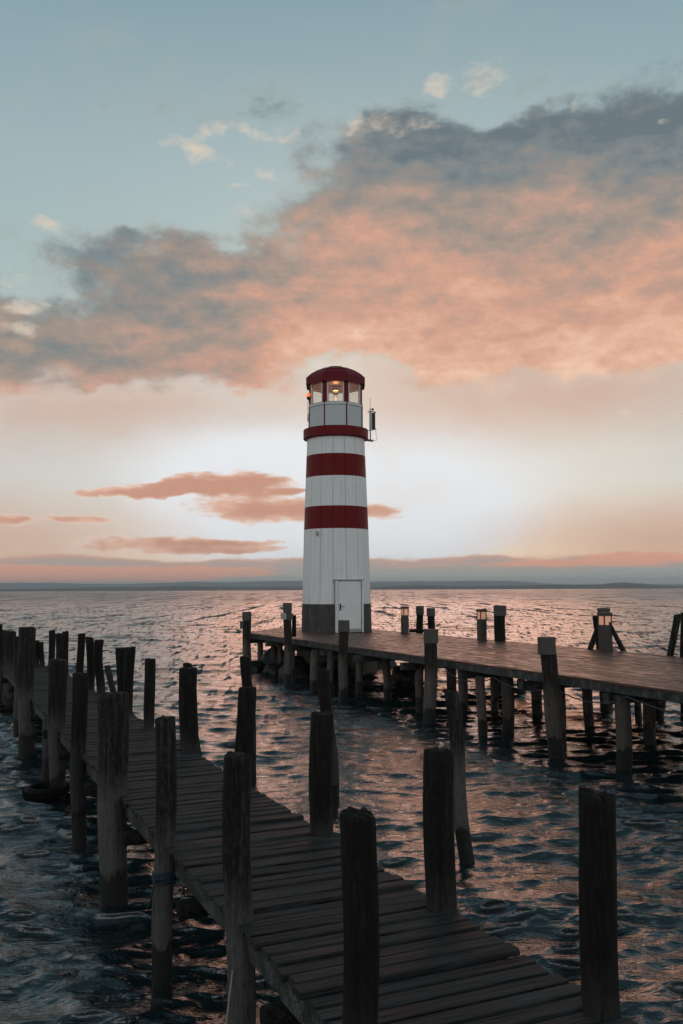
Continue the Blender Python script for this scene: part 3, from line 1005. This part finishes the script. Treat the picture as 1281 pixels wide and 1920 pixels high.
for r_ in range(rows):
    w = (r_ + 0.5) * BW
    end = pier_end(w)
    s = S0 + rnd.uniform(-3.5, 0)
    while s < end - 0.05:
        L = lengths[rnd.randrange(3)]
        if s + L > end - 1.2:
            L = end - s
            mb = MB().cbox(0, L - 0.008 + rnd.uniform(-0.03, 0.03), -BW / 2 + 0.005, BW / 2 - 0.005, -0.03, 0.015, 0.006)
            me = mesh_from('board', mb.v, mb.f)
            me.materials.append(M['pier_plank'])
        else:
            me = board_meshes[(L, rnd.randrange(3))]
        b_ = bpy.data.objects.new('board', me)
        COL.objects.link(b_)
        b_.parent = pier
        b_.matrix_local = Matrix.Translation(pu * s + pn * w + Vector((0, 0, PZ - 0.015 + rnd.uniform(-0.006, 0.006)))) @ p_basis @ Matrix.Rotation(R(rnd.uniform(-0.9, 0.9)), 4, 'X')
        s += L
for (a, b_) in ((5.5, 12.4), (12.415, 18.3), (18.315, 23.2), (23.215, 29.1), (29.115, 34.6), (34.615, 39.9)):
    along('edge_beam', a, b_, 0.05 + rnd.random() * 0.03, 0.10, PZ - 0.21, PZ - 0.048, 'beam', pier, pu, pn)
    along('edge_beam', a, b_ + (2.5 if b_ > 39 else 0), PW - 0.12, 0.10, PZ - 0.21, PZ - 0.048, 'beam', pier, pu, pn)
for off in (1.1, 2.1, 3.1, 4.1):
    along('joist', 5.5, 40.8, off, 0.12, PZ - 0.22, PZ - 0.05, 'beam', pier, pu, pn)
for s in (8.5, 12.0, 15.6, 18.4, 21.0, 23.6, 26.3, 29.2, 32.0, 34.6, 37.4, 39.6):
    b2 = Matrix((pn, pu, Vector((0, 0, 1)))).transposed().to_4x4()
    mb = MB().cbox(-0.12 + rnd.uniform(-0.1, 0.1), PW - 0.1, s - 0.09, s + 0.09, PZ - 0.41, PZ - 0.225, 0.01)
    mb.v = [tuple(b2 @ Vector(v)) for v in mb.v]
    mb.build('cross_beam', 'beam', pier)
for i, (x, y, r_, lean) in enumerate(PIER_PILES):
    me = post_mesh(x, y, -0.7, x + lean, PZ - 0.24, r_, r_ * 0.97, 300 + i, 18, 14)
    me.materials.append(M['pile'])
    p = bpy.data.objects.new('pile', me)
    COL.objects.link(p)
    p.parent = pier
    p.location = Vector((x, y, -0.7)) - P0

# posts of the pier with their metal sleeves
def sleeve(post, tx, ty, tz, r_, h, square=False, rim=True):
    mb = MB()
    z = tz - post.location.z
    x, y = tx - post.location.x, ty - post.location.y
    if square:
        mb.box(x - r_, x + r_, y - r_, y + r_, z - h, z + 0.012)
    else:
        mb.lathe([(r_, z - h), (r_, z + 0.004), (r_ - 0.012, z + 0.016), (0.001, z + 0.02)], 28, centre=(x, y))
        if rim:
            mb.lathe([(r_ + 0.006, z - 0.035), (r_ + 0.006, z - 0.01)], 28, centre=(x, y))
    return mb.build('cap', 'sleeve', post, False)

for i, spec in enumerate(PIER_POSTS):
    o = make_post(spec, 'pile' if i < 5 else 'post_dark', 220 + i, 'sleeved posts along the lighthouse pier', 20, 22, 'pier_post', 'post')
    label, bx, by, bz, tx, tz, rb, rt, cap = spec
    if cap > 0:
        sleeve(o, tx, by, tz, rt + 0.022, cap, square=(i == 2))
    if i == 0:
        MB().box(-0.27, -0.14, -0.12, 0.06, 2.02 + 0.7 - 0.3, 2.02 + 0.7).build('side_box', 'sleeve', o)
    if i == 1:
        z = tz + 0.7
        x = tx - bx
        MB().lathe([(0.17, z - 0.55), (0.17, z - 0.32), (0.01, z - 0.31)], 24, centre=(x + 0.03, -0.02)).build('metal_band', 'sleeve', o)
        MB().box(x - 0.14, x + 0.15, -0.16, 0.14, z - 0.29, z + 0.03).build('junction_box', 'sleeve', o)
        MB().box(x - 0.21, x - 0.02, -0.24, -0.12, z - 0.53, z - 0.31).build('side_box', 'steel', o)
        MB().box(0.10, 0.24, 0.22, 0.36, 1.56 + 0.7 + 0.05, z - 0.4).build('rear_stake', 'post_dark', o)
    if i == 7:
        z = tz + 0.7
        mk = MB()
        mk.box(tx - bx - 0.10, tx - bx - 0.06, -rt - 0.030, -rt - 0.020, z - 0.15, z - 0.10)
        mk.build('mark', 'black', o)
        mk = MB()
        mk.box(tx - bx + 0.01, tx - bx + 0.035, -rt - 0.030, -rt - 0.020, z - 0.17, z - 0.09)
        mk.build('mark', 'black', o)
for i, spec in enumerate(PIER_STRUTS):
    make_post(spec, ('post_dark', 'post_grey', 'pile', 'post_grey', 'post_dark')[i], 260 + i, 'posts and struts on the far pier edge', 16, 14, 'timber_strut' if i in (1, 2) else 'wooden_post', 'strut' if i in (1, 2) else 'post')

# bollard lights
for label, x, y, h, w in BOLLARDS:
    hw = w / 2 / 1.22
    b_ = empty('bollard_light', (x, y, PZ + 0.004), label, 'bollard light', 'bollard lights on the pier', R(24))
    zt = h
    MB().box(-hw - 0.02, hw + 0.02, -hw - 0.02, hw + 0.02, 0, 0.025).build('foot_plate', 'bollard', b_)
    MB().box(-hw, hw, -hw, hw, 0.025, zt - 0.33).build('body', 'bollard', b_)
    for sx in (-1, 1):
        for sy in (-1, 1):
            MB().box(sx * hw - (0.028 if sx > 0 else 0), sx * hw + (0.028 if sx < 0 else 0), sy * hw - (0.028 if sy > 0 else 0), sy * hw + (0.028 if sy < 0 else 0), zt - 0.33, zt - 0.09).build('corner_bar', 'bollard', b_)
    for ang_ in range(4):
        rot = Matrix.Rotation(ang_ * math.pi / 2, 4, 'Z')
        MB().box(-hw + 0.03, hw - 0.03, -hw + 0.012, -hw + 0.02, zt - 0.328, zt - 0.092, rot).build('light_window', 'bollard_glow', b_)
    MB().box(-hw - 0.012, hw + 0.012, -hw - 0.012, hw + 0.012, zt - 0.09, zt).build('lid', 'bollard', b_)

# log lying at the far deck edge
lg = MB().tube([(0, 0, 0), (0.35, 0.02, 0.004), (0.75, 0.03, 0)], [0.07, 0.075, 0.068], 14).build('log', 'post_dark', None, True)
lg.location = (2.62, 35.6, PZ + 0.075)
tag(lg, 'short dark log lying on the deck beside the farthest bollard light', 'log')

# cable sagging along the pier side
mb = MB()
pts = []
anchors = [(22.2, 0.0), (20.3, 0.02), (18.3, 0.0), (16.4, 0.05), (13.5, 0.02), (10.5, 0.0)]
for (a, da), (b_, db) in zip(anchors[:-1], anchors[1:]):
    for k in range(8):
        t = k / 8
        s_ = a + (b_ - a) * t
        pts.append(P0 + pu * s_ * 1.09 - pn * 0.05 + Vector((0, 0, PZ - 0.27 + da - 0.16 * 4 * t * (1 - t))))
mb.tube(pts, 0.012, 6)
tag(mb.build('cable', 'cable'), 'thin cable sagging along the near side of the lighthouse pier', 'cable')

# ------------------------------------------------------------------ boulders under the lighthouse
def boulder(name, x, y, z, sx, sy, sz, seed, label, group):
    bm = bmesh.new()
    bmesh.ops.create_icosphere(bm, subdivisions=3, radius=1.0)
    for v in bm.verts:
        n = mnoise.fractal(v.co * 1.1 + Vector((seed * 3.7, 0, 0)), 1.0, 2.0, 4)
        c = mnoise.cell(v.co * 1.6 + Vector((0, seed, 0)))
        v.co = v.co * (1 + 0.28 * n + 0.06 * c)
        v.co = Vector((v.co.x * sx, v.co.y * sy, v.co.z * sz))
    me = bpy.data.meshes.new(name)
    bm.to_mesh(me)
    bm.free()
    o = link(name, me, 'stone')
    o.location = (x, y, z)
    o.rotation_euler = (0, 0, seed * 1.3)
    return tag(o, label, 'rock', group)
RK = 'boulders under the lighthouse deck'
BOULDERS = [
    (-3.45, 36.2, 0.12, 0.5, 0.45, 0.35, 'dark wet boulder at the far left corner pile, lowest of the visible ones'),
    (-2.75, 36.9, 0.42, 0.55, 0.5, 0.5, 'tallest pointed boulder seen between the left corner piles of the pier'),
    (-2.55, 35.3, 0.08, 0.55, 0.5, 0.3, 'flat pale boulder in front of the pointed one under the pier corner'),
    (2.2, 31.5, 0.15, 0.6, 0.55, 0.5, 'boulder at the water right of the lighthouse, seen through the piles'),
    (0.28, 37.39, 0.13, 0.78, 0.63, 0.68, 'boulder of the black rock heap in deep shade below the lighthouse'),
    (-1.8, 36.2, 0.18, 0.69, 0.68, 0.43, 'boulder of the black rock heap in deep shade below the lighthouse'),
    (-0.26, 35.26, 0.04, 0.67, 0.45, 0.47, 'boulder of the black rock heap in deep shade below the lighthouse'),
    (-0.92, 38.14, 0.12, 0.55, 0.65, 0.44, 'boulder of the black rock heap in deep shade below the lighthouse'),
    (0.26, 34.74, -0.15, 0.76, 0.5, 0.46, 'boulder of the black rock heap in deep shade below the lighthouse'),
    (1.54, 37.95, -0.05, 0.79, 0.58, 0.6, 'boulder of the black rock heap in deep shade below the lighthouse'),
    (-1.18, 38.25, 0.09, 0.79, 0.67, 0.49, 'boulder of the black rock heap in deep shade below the lighthouse'),
    (-0.64, 34.91, -0.1, 0.52, 0.53, 0.58, 'boulder of the black rock heap in deep shade below the lighthouse'),
    (-1.89, 37.12, -0.03, 0.59, 0.65, 0.54, 'boulder of the black rock heap in deep shade below the lighthouse'),
    (-0.79, 36.27, 0.1, 0.52, 0.69, 0.41, 'boulder of the black rock heap in deep shade below the lighthouse'),
    (0.72, 37.83, -0.14, 0.74, 0.54, 0.57, 'boulder of the black rock heap in deep shade below the lighthouse'),
    (-1.87, 34.4, -0.09, 0.79, 0.5, 0.63, 'boulder of the black rock heap in deep shade below the lighthouse'),
    (1.35, 38.25, -0.03, 0.61, 0.58, 0.63, 'boulder of the black rock heap in deep shade below the lighthouse'),
]

for i, (x, y, z, sx, sy, sz, lab) in enumerate(BOULDERS):
    boulder('boulder', x, y, z, sx, sy, sz, i + 1.0, lab, RK)

# ------------------------------------------------------------------ lighthouse
LX, LY = -0.22, 37.05
lighthouse = empty('lighthouse', (LX, LY, PZ), 'white lighthouse with two red bands, red gallery ring and red lantern roof', 'lighthouse')
def zz(v):
    return v - PZ
def tower_r(z):
    return float(np.interp(z, [1.54, 5.65, 9.4], [1.417, 1.319, 1.183]))
Z_PL = 2.658
# foundation and concrete base
MB().lathe([(1.62, -2.2), (1.62, -0.06)], 32).build('foundation', 'concrete', lighthouse, True)
for k in range(8):
    a0 = R(-52 + k * 45) + 0.004
    a1 = R(-52 + (k + 1) * 45) - 0.004
    mb = MB().lathe([(1.30, 0.003), (1.424, 0.003), (1.424 - 0.026, zz(Z_PL)), (1.30, zz(Z_PL))], 10, a0, a1, closed=True)
    L = 4
    mb.f += [(0, 1, 2, 3), tuple(10 * L + i for i in (3, 2, 1, 0))]
    mb.build('base_block', 'concrete', lighthouse)
# dark core seen only in the seams
MB().lathe([(1.36, zz(Z_PL)), (1.262, zz(5.65)), (1.125, zz(9.36))], 48).build('inner_shell', 'core', lighthouse, True)
bands = [(Z_PL + 0.004, 'w'), (4.2, 'w'), (5.652, 'r'), (6.561, 'w'), (7.772, 'r'), (8.669, 'w'), (9.37, None)]
NP = 16
for k in range(NP):
    a0 = R(-5.3 + k * 360 / NP) + 0.0055
    a1 = R(-5.3 + (k + 1) * 360 / NP) - 0.0055
    seg = 4
    vs_, fs_, mats = [], [], []
    nb = len(bands)
    for i in range(seg + 1):
        t = a0 + (a1 - a0) * i / seg
        for z, _ in bands:
            r_ = tower_r(z)
            vs_.append((r_ * math.sin(t), -r_ * math.cos(t), zz(z)))
    for i in range(seg):
        for j in range(nb - 1):
            fs_.append((i * nb + j, (i + 1) * nb + j, (i + 1) * nb + j + 1, i * nb + j + 1))
            mats.append(1 if bands[j][1] == 'r' else 0)
    for e, t in ((0, a0), (seg, a1)):       # turned-in edges
        base = len(vs_)
        for z, _ in bands:
            r_ = tower_r(z) - 0.03
            vs_.append((r_ * math.sin(t), -r_ * math.cos(t), zz(z)))
        for j in range(nb - 1):
            q = (e * nb + j, e * nb + j + 1, base + j + 1, base + j)
            fs_.append(q if e == 0 else q[::-1])
            mats.append(1 if bands[j][1] == 'r' else 0)
    me = mesh_from('wall_panel', vs_, fs_, False)
    for p_, mi in zip(me.polygons, mats):
        p_.material_index = mi
        p_.use_smooth = False
    link('wall_panel', me, ['white', 'red'], lighthouse)

# door, set in a flat surround
dr = Matrix.Rotation(R(21.6), 4, 'Z')
def dbox(mb, x0, x1, y0, y1, z0, z1):
    return mb.box(x0, x1, y0, y1, z0, z1, dr)
D = 1.432
door = dbox(MB(), -0.485, 0.485, -D + 0.012, -D + 0.06, 0.16, 2.02).build('door', 'door_white', lighthouse)
dbox(MB(), -0.485, 0.485, -D + 0.004, -D + 0.06, 0.03, 0.157).build('kick_plate', 'kick', door)
fr = MB()
dbox(fr, -0.575, -0.515, -D - 0.03, -D + 0.5, 0.02, 2.045)
dbox(fr, 0.515, 0.575, -D - 0.03, -D + 0.5, 0.02, 2.045)
fr.build('door_frame', 'door_white', door)
dbox(MB(), -0.61, 0.61, -D - 0.045, -D + 0.5, 2.048, 2.09).build('lintel', 'steel', door)
dbox(MB(), -0.575, 0.575, -D + 0.10, -D + 0.48, 0.02, 2.04).build('reveal', 'core', door)
h_ = MB()
dbox(h_, -0.425, -0.375, -D - 0.022, -D - 0.002, 0.88, 1.14)
dbox(h_, -0.415, -0.24, -D - 0.06, -D - 0.042, 1.02, 1.04)
dbox(h_, -0.412, -0.392, -D - 0.06, -D - 0.02, 1.02, 1.04)
h_.build('handle', 'black', door)
for z in (0.35, 1.78):
    dbox(MB(), 0.495, 0.525, -D - 0.03, -D - 0.004, z, z + 0.14).build('hinge', 'steel', door)

# gallery ring
gal = MB().lathe([(1.10, zz(9.37)), (1.27, zz(9.37)), (1.335, zz(9.40)), (1.34, zz(9.42)), (1.34, zz(9.765)), (1.325, zz(9.78)), (1.28, zz(9.78)), (1.28, zz(9.60)), (1.0, zz(9.60))], 64)
gal.build('gallery', 'red', lighthouse, False)
gl = lighthouse.children[-1].data
for p_ in gl.polygons:
    p_.use_smooth = False

# lantern: eight sides, a side faces the lake shore
AP = 1.079
RC = AP / math.cos(math.pi / 8)
half_face = RC * math.sin(math.pi / 8)
MB().lathe([(1.03, zz(10.35)), (0.001, zz(10.36))], 24).build('lantern_floor', 'core', lighthouse)
for k in range(8):
    rot = Matrix.Rotation(k * math.pi / 4, 4, 'Z')
    # ribbed lower sheet
    n = 13
    xs_ = []
    w_ = half_face - 0.02
    vs_, fs_ = [], []
    for i in range(n):
        x0 = -w_ + 2 * w_ * i / n
        st = 2 * w_ / n
        for fx, d in ((0.0, 0.0), (0.72, 0.0), (0.78, 0.016), (0.94, 0.016)):
            for z in (zz(9.55), zz(10.655)):
                vs_.append(rot @ Vector((x0 + st * fx, -AP + d, z)))
    cnt = len(vs_) // 2
    for i in range(cnt - 1):
        fs_.append((2 * i, 2 * i + 2, 2 * i + 3, 2 * i + 1))
    link('lantern_panel', mesh_from('lantern_panel', vs_, fs_), 'lantern_white', lighthouse)
    # rail under the window
    MB().cbox(-half_face + 0.012, half_face - 0.012, -AP - 0.035, -AP + 0.05, zz(10.66), zz(10.755), 0.012, rot).build('sill', 'lantern_white', lighthouse)
    # corner post at the left end of this side
    cr = Matrix.Rotation(k * math.pi / 4 - math.pi / 8, 4, 'Z')
    cp = MB()
    cp.tube([cr @ Vector((0, -RC - 0.002, zz(9.55))), cr @ Vector((0, -RC - 0.002, zz(10.76)))], 0.027, 8)
    cp.build('corner_strip', 'red', lighthouse)
    cp = MB()
    for sg in (-1, 1):
        wall = Matrix.Rotation(k * math.pi / 4 - math.pi / 8 + sg * math.pi / 8, 4, 'Z')
        xa = -sg * half_face
        x0, x1 = sorted((xa, xa + sg * 0.10))
        cp.box(x0, x1, -AP - 0.004, -AP + 0.06, zz(10.757), zz(11.70), wall)
    cp.build('corner_post', 'red', lighthouse)
    # window: frame and pane
    x = half_face - 0.104
    fm = MB()
    for x0, x1, z0, z1 in ((-x, -x + 0.05, 10.76, 11.66), (x - 0.05, x, 10.76, 11.66), (-x + 0.05, x - 0.05, 10.76, 10.80), (-x + 0.05, x - 0.05, 11.60, 11.66)):
        fm.box(x0, x1, -AP - 0.012, -AP + 0.04, zz(z0), zz(z1), rot)
    win = fm.build('window', 'frame_grey', lighthouse)
    MB().box(-x + 0.05, x - 0.05, -AP + 0.012, -AP + 0.02, zz(10.80), zz(11.60), rot).build('pane', 'glass', win)
# ceiling under the roof
MB().lathe([(1.2, zz(11.63)), (0.001, zz(11.64))], 8, math.pi / 8, math.pi / 8 + 2 * math.pi).build('ceiling', 'ceiling', lighthouse)
# roof: eight sides, each of two sheets, with an eave board
def octo(r_, z):
    return [(r_ / math.cos(math.pi / 8), z)]
ro = 1.205
prof_lo = [(ro, 11.86), (1.02, 12.045), (0.79, 12.205)]
prof_hi = [(0.80, 12.215), (0.46, 12.365), (0.20, 12.425)]
for k in range(8):
    rot = Matrix.Rotation(k * math.pi / 4, 4, 'Z')
    tn = math.tan(math.pi / 8)
    for prof, lift in ((prof_lo, 0.0), (prof_hi, 0.006)):
        vs_, fs_ = [], []
        for r_, z in prof:
            for sg in (-1, 1):
                vs_.append(rot @ Vector((sg * (r_ * tn - 0.006), -r_, zz(z) + lift)))
        m_ = len(vs_)
        for r_, z in prof:
            for sg in (-1, 1):
                vs_.append(rot @ Vector((sg * (r_ * tn - 0.006), -r_ + 0.01, zz(z) + lift - 0.02)))
        for i in range(len(prof) - 1):
            fs_.append((2 * i, 2 * i + 1, 2 * i + 3, 2 * i + 2))
            fs_.append((m_ + 2 * i + 2, m_ + 2 * i + 3, m_ + 2 * i + 1, m_ + 2 * i))
            for q in (0, 1):
                fs_.append((2 * i + q, 2 * i + 2 + q, m_ + 2 * i + 2 + q, m_ + 2 * i + q))
        fs_.append((0, 1, m_ + 1, m_))
        link('roof_sheet', mesh_from('roof_sheet', vs_, fs_), 'roof_red', lighthouse)
    MB().box(-ro * tn + 0.003, ro * tn - 0.003, -ro, -ro + 0.02, zz(11.60), zz(11.852), rot).build('eave_board', 'roof_red', lighthouse)
    mb = MB()
    c0 = Matrix.Rotation(k * math.pi / 4 + math.pi / 8, 4, 'Z')
    mb.tube([c0 @ Vector((0, -r_ / math.cos(math.pi / 8), zz(z) + 0.004)) for r_, z in prof_lo + prof_hi[1:]], 0.014, 6)
    mb.build('roof_seam', 'roof_red', lighthouse)
MB().lathe([(0.24, zz(12.41)), (0.24, zz(12.44)), (0.001, zz(12.45))], 16).build('roof_cap', 'roof_red', lighthouse)
# lamp inside the lantern
lamp_base = MB().lathe([(0.16, zz(10.36)), (0.16, zz(10.95)), (0.13, zz(10.99)), (0.001, zz(10.99))], 16).build('lamp', 'core', lighthouse)
MB().lathe([(0.085, zz(10.995)), (0.105, zz(11.08)), (0.105, zz(11.22)), (0.08, zz(11.30))], 16).build('lens', 'glass', lamp_base)
MB().lathe([(0.001, zz(11.00)), (0.035, zz(11.04)), (0.05, zz(11.10)), (0.03, zz(11.17)), (0.001, zz(11.2))], 12).build('bulb', 'lamp_glow', lamp_base)
MB().lathe([(0.11, zz(11.30)), (0.12, zz(11.32)), (0.001, zz(11.34))], 16).build('lens_cap', 'steel', lamp_base)
MB().lathe([(0.02, zz(11.34)), (0.02, zz(11.45)), (0.13, zz(11.45)), (0.13, zz(11.52)), (0.02, zz(11.52)), (0.02, zz(11.63))], 16).build('lamp_hanger', 'core', lamp_base)
pl = bpy.data.lights.new('lantern_bulb_light', 'POINT')
pl.energy = 30
pl.color = (1.0, 0.45, 0.18)
pl.shadow_soft_size = 0.06
plo = bpy.data.objects.new('lantern_bulb_light', pl)
COL.objects.link(plo)
plo.location = (LX, LY - 0.0, 11.40)

# orange warning lamp on the left of the lantern
wl = empty('warning_light', (-1.32, 36.62, 11.0), 'small glowing orange warning lamp on the left side of the lantern', 'warning light')
MB().lathe([(0.055, -0.02), (0.085, 0.06), (0.09, 0.10), (0.001, 0.11)], 16).build('base', 'black', wl)
MB().lathe([(0.088, 0.11), (0.088, 0.22), (0.07, 0.25), (0.001, 0.262)], 16).build('dome', 'orange_glow', wl, True)
MB().tube([(0.0, 0, -0.02), (0.0, 0, -0.16), (0.16, 0.02, -0.16)], 0.018, 8).build('bracket', 'steel', wl)
# thin whip aerial below it
wa = empty('whip_aerial', (-1.36, 36.75, 10.12), 'thin whip aerial on a clamp at the lower left of the lantern', 'aerial')
MB().tube([(0, 0, -0.02), (0, 0, 0.30)], 0.022, 8).build('clamp', 'steel', wa)
MB().tube([(-0.01, 0, 0.28), (-0.03, 0, 0.85)], 0.007, 6).build('rod', 'black', wa)
MB().tube([(0.0, 0, 0.06), (0.09, 0.02, 0.06), (0.16, 0.02, 0.06)], 0.016, 6).build('arm', 'steel', wa)
MB().tube([(-0.01, 0, -0.02), (-0.04, 0, -0.14), (0.02, 0, -0.2), (0.10, 0, -0.13)], 0.006, 6).build('wire', 'black', wa)
# antenna mast on the right
an = empty('antenna_mast', (1.21, 37.05, 9.36), 'dark panel antenna on a steel mast at the right of the gallery', 'antenna')
MB().tube([(0, 0, 0.0), (0.0, 0, 1.34)], 0.028, 10).build('mast', 'steel', an)
MB().tube([(-0.16, 0, 0.02), (0.12, 0, -0.02)], [0.05, 0.045], 10).build('bracket', 'steel', an)
MB().tube([(0.0, 0, 1.34), (0.0, 0, 1.78)], 0.008, 6).build('whip', 'steel', an)
MB().cbox(-0.055, 0.055, -0.05, 0.05, 0, 0.72, 0.01, Matrix.Translation((0.01, -0.06, 0.47))).build('grey_panel', 'steel', an)
pb = MB()
for i in range(14):
    pb.box(0.07, 0.195 + (0.012 if i % 2 else 0), -0.06, 0.10, 0.47 + i * 0.049, 0.47 + i * 0.049 + (0.044 if i % 2 else 0.049))
pb.build('black_panel', 'black', an)
MB().tube([(-0.11, 0, 1.19), (0.08, 0, 1.22), (0.24, 0, 1.17)], 0.02, 8).build('upper_arm', 'steel', an)
MB().tube([(-0.08, 0, 0.42), (0.10, 0, 0.44), (0.25, 0, 0.49)], 0.02, 8).build('lower_arm', 'steel', an)
MB().lathe([(0.045, 1.26), (0.045, 1.34), (0.001, 1.35)], 12, centre=(0.1, 0)).build('sensor', 'black', an)
MB().tube([(0.22, 0, 0.48), (0.23, 0, 0.25), (0.26, 0, 0.08), (0.24, 0, -0.02), (0.10, 0, -0.0)], 0.008, 6).build('wire', 'black', an)
# small camera on the tower wall
cm = empty('wall_camera', (-0.97, 35.93, 5.42), 'small grey wall camera on the white tower below the lower red band', 'camera')
MB().box(-0.05, 0.05, -0.04, 0.10, 0.0, 0.13).build('housing', 'steel', cm)
MB().tube([(0, -0.03, -0.02), (0.015, -0.10, -0.045)], 0.035, 10).build('barrel', 'kick', cm)

# ------------------------------------------------------------------ tyres, ropes, boat
def tyre(x, y, z, ro_, wd, tilt, label):
    prof = []
    rt_ = wd / 2
    for i in range(16):
        a = 2 * math.pi * i / 16
        k = 1.0 if math.cos(a) > -0.3 else 0.62
        prof.append((ro_ - rt_ + rt_ * math.cos(a) * k, rt_ * 0.9 * math.sin(a)))
    t = empty('tyre', (x, y, z), label, 'tyre', 'old tyres round the jetty posts')
    t.rotation_euler = tilt
    MB().lathe(prof, 40, closed=True).build('casing', 'rubber', t, True)
    tr_ = MB()
    for i in range(44):
        rt = Matrix.Rotation(2 * math.pi * i / 44, 4, 'Z')
        tr_.box(-0.014, 0.014, -ro_ - 0.008, -ro_ + 0.02, -rt_ * 0.55, rt_ * 0.55, rt)
    tr_.build('tread', 'rubber', t)
tyre(-4.62, 14.42, 0.14, 0.34, 0.2, (R(4), R(-3), 0), 'upper of two old black tyres floating round a bleached jetty post')
tyre(-4.58, 14.40, -0.04, 0.33, 0.2, (R(2), R(3), 0), 'lower half-sunk black tyre below another round a bleached jetty post')
tyre(-9.05, 24.95, 0.03, 0.42, 0.24, (R(3), R(2), 0), 'dark tyre at the foot of the far left posts')
# blue rope round the slim left post
bx, by = -1.482, 7.739
mb = MB()
for j in range(3):
    mb.tube([(bx + 0.094 * math.cos(t * 0.3307), by + 0.094 * math.sin(t * 0.3307), 0.86 + 0.028 * j + 0.012 * math.sin(t * 0.33 + j)) for t in range(20)], 0.010, 6)
mb.tube([(bx - 0.05, by - 0.09, 0.88), (bx - 0.07, by - 0.11, 0.80), (bx - 0.09, by - 0.11, 0.70), (bx - 0.12, by - 0.1, 0.66)], 0.009, 6)
tag(mb.build('rope', 'rope_blue', None, True), 'short blue rope wound round the slim left jetty post', 'rope')
mb = MB()
mb.tube([(-0.70, 5.95, 0.85), (-0.735, 5.93, 0.55), (-0.76, 5.93, 0.25), (-0.80, 5.95, -0.05)], 0.006, 6)
tag(mb.build('rope', 'rope_pale', None, True), 'thin pale line hanging beside the second nearest left post into the water', 'rope')
# far sailing boat
sb = empty('sailing_boat', (-455, 3400, 0), 'tiny white sailing boat far out below the distant shore', 'boat')
MB().add([(-3, 0, 0.9), (3.4, 0, 1.1), (-2.6, 1, 0.9), (2, 0.8, 1), (-2.6, -1, 0.9), (2, -0.8, 1), (-2.4, 0, -0.2), (2.2, 0, -0.2)],
         [(0, 2, 3, 1), (0, 1, 5, 4), (0, 6, 2), (2, 6, 7, 3), (3, 7, 1), (0, 4, 6), (4, 5, 7, 6), (5, 1, 7)]).build('hull', 'hull', sb)
MB().add([(-2.6, 0.05, 1.6), (0.5, 0.05, 1.6), (0.5, 0.05, 9.0), (-2.6, -0.05, 1.6), (0.5, -0.05, 1.6), (0.5, -0.05, 9.0)],
         [(0, 1, 2), (5, 4, 3), (0, 3, 4, 1), (1, 4, 5, 2), (2, 5, 3, 0)]).build('sail', 'sail', sb)
MB().tube([(0.6, 0, 1), (0.6, 0, 9.3)], 0.08, 6).build('mast', 'steel', sb)

# ------------------------------------------------------------------ air over the lake
hz = MB().box(-9000, 9000, -400, 15500, -4, 142)
hm = bpy.data.materials.new('lake_haze')
hm.use_nodes = True
ht = Tree(hm.node_tree)
pv = ht.new('ShaderNodeVolumePrincipled')
pv.inputs['Color'].default_value = (0.75, 0.86, 0.92, 1)
pv.inputs['Density'].default_value = 1.1e-4
pv.inputs['Anisotropy'].default_value = 0.0
ho = ht.new('ShaderNodeOutputMaterial')
ht.nt.links.new(pv.outputs[0], ho.inputs['Volume'])
M['haze'] = hm
haze = hz.build('haze', 'haze')
tag(haze, kind='stuff', label='thin pale air over the lake')
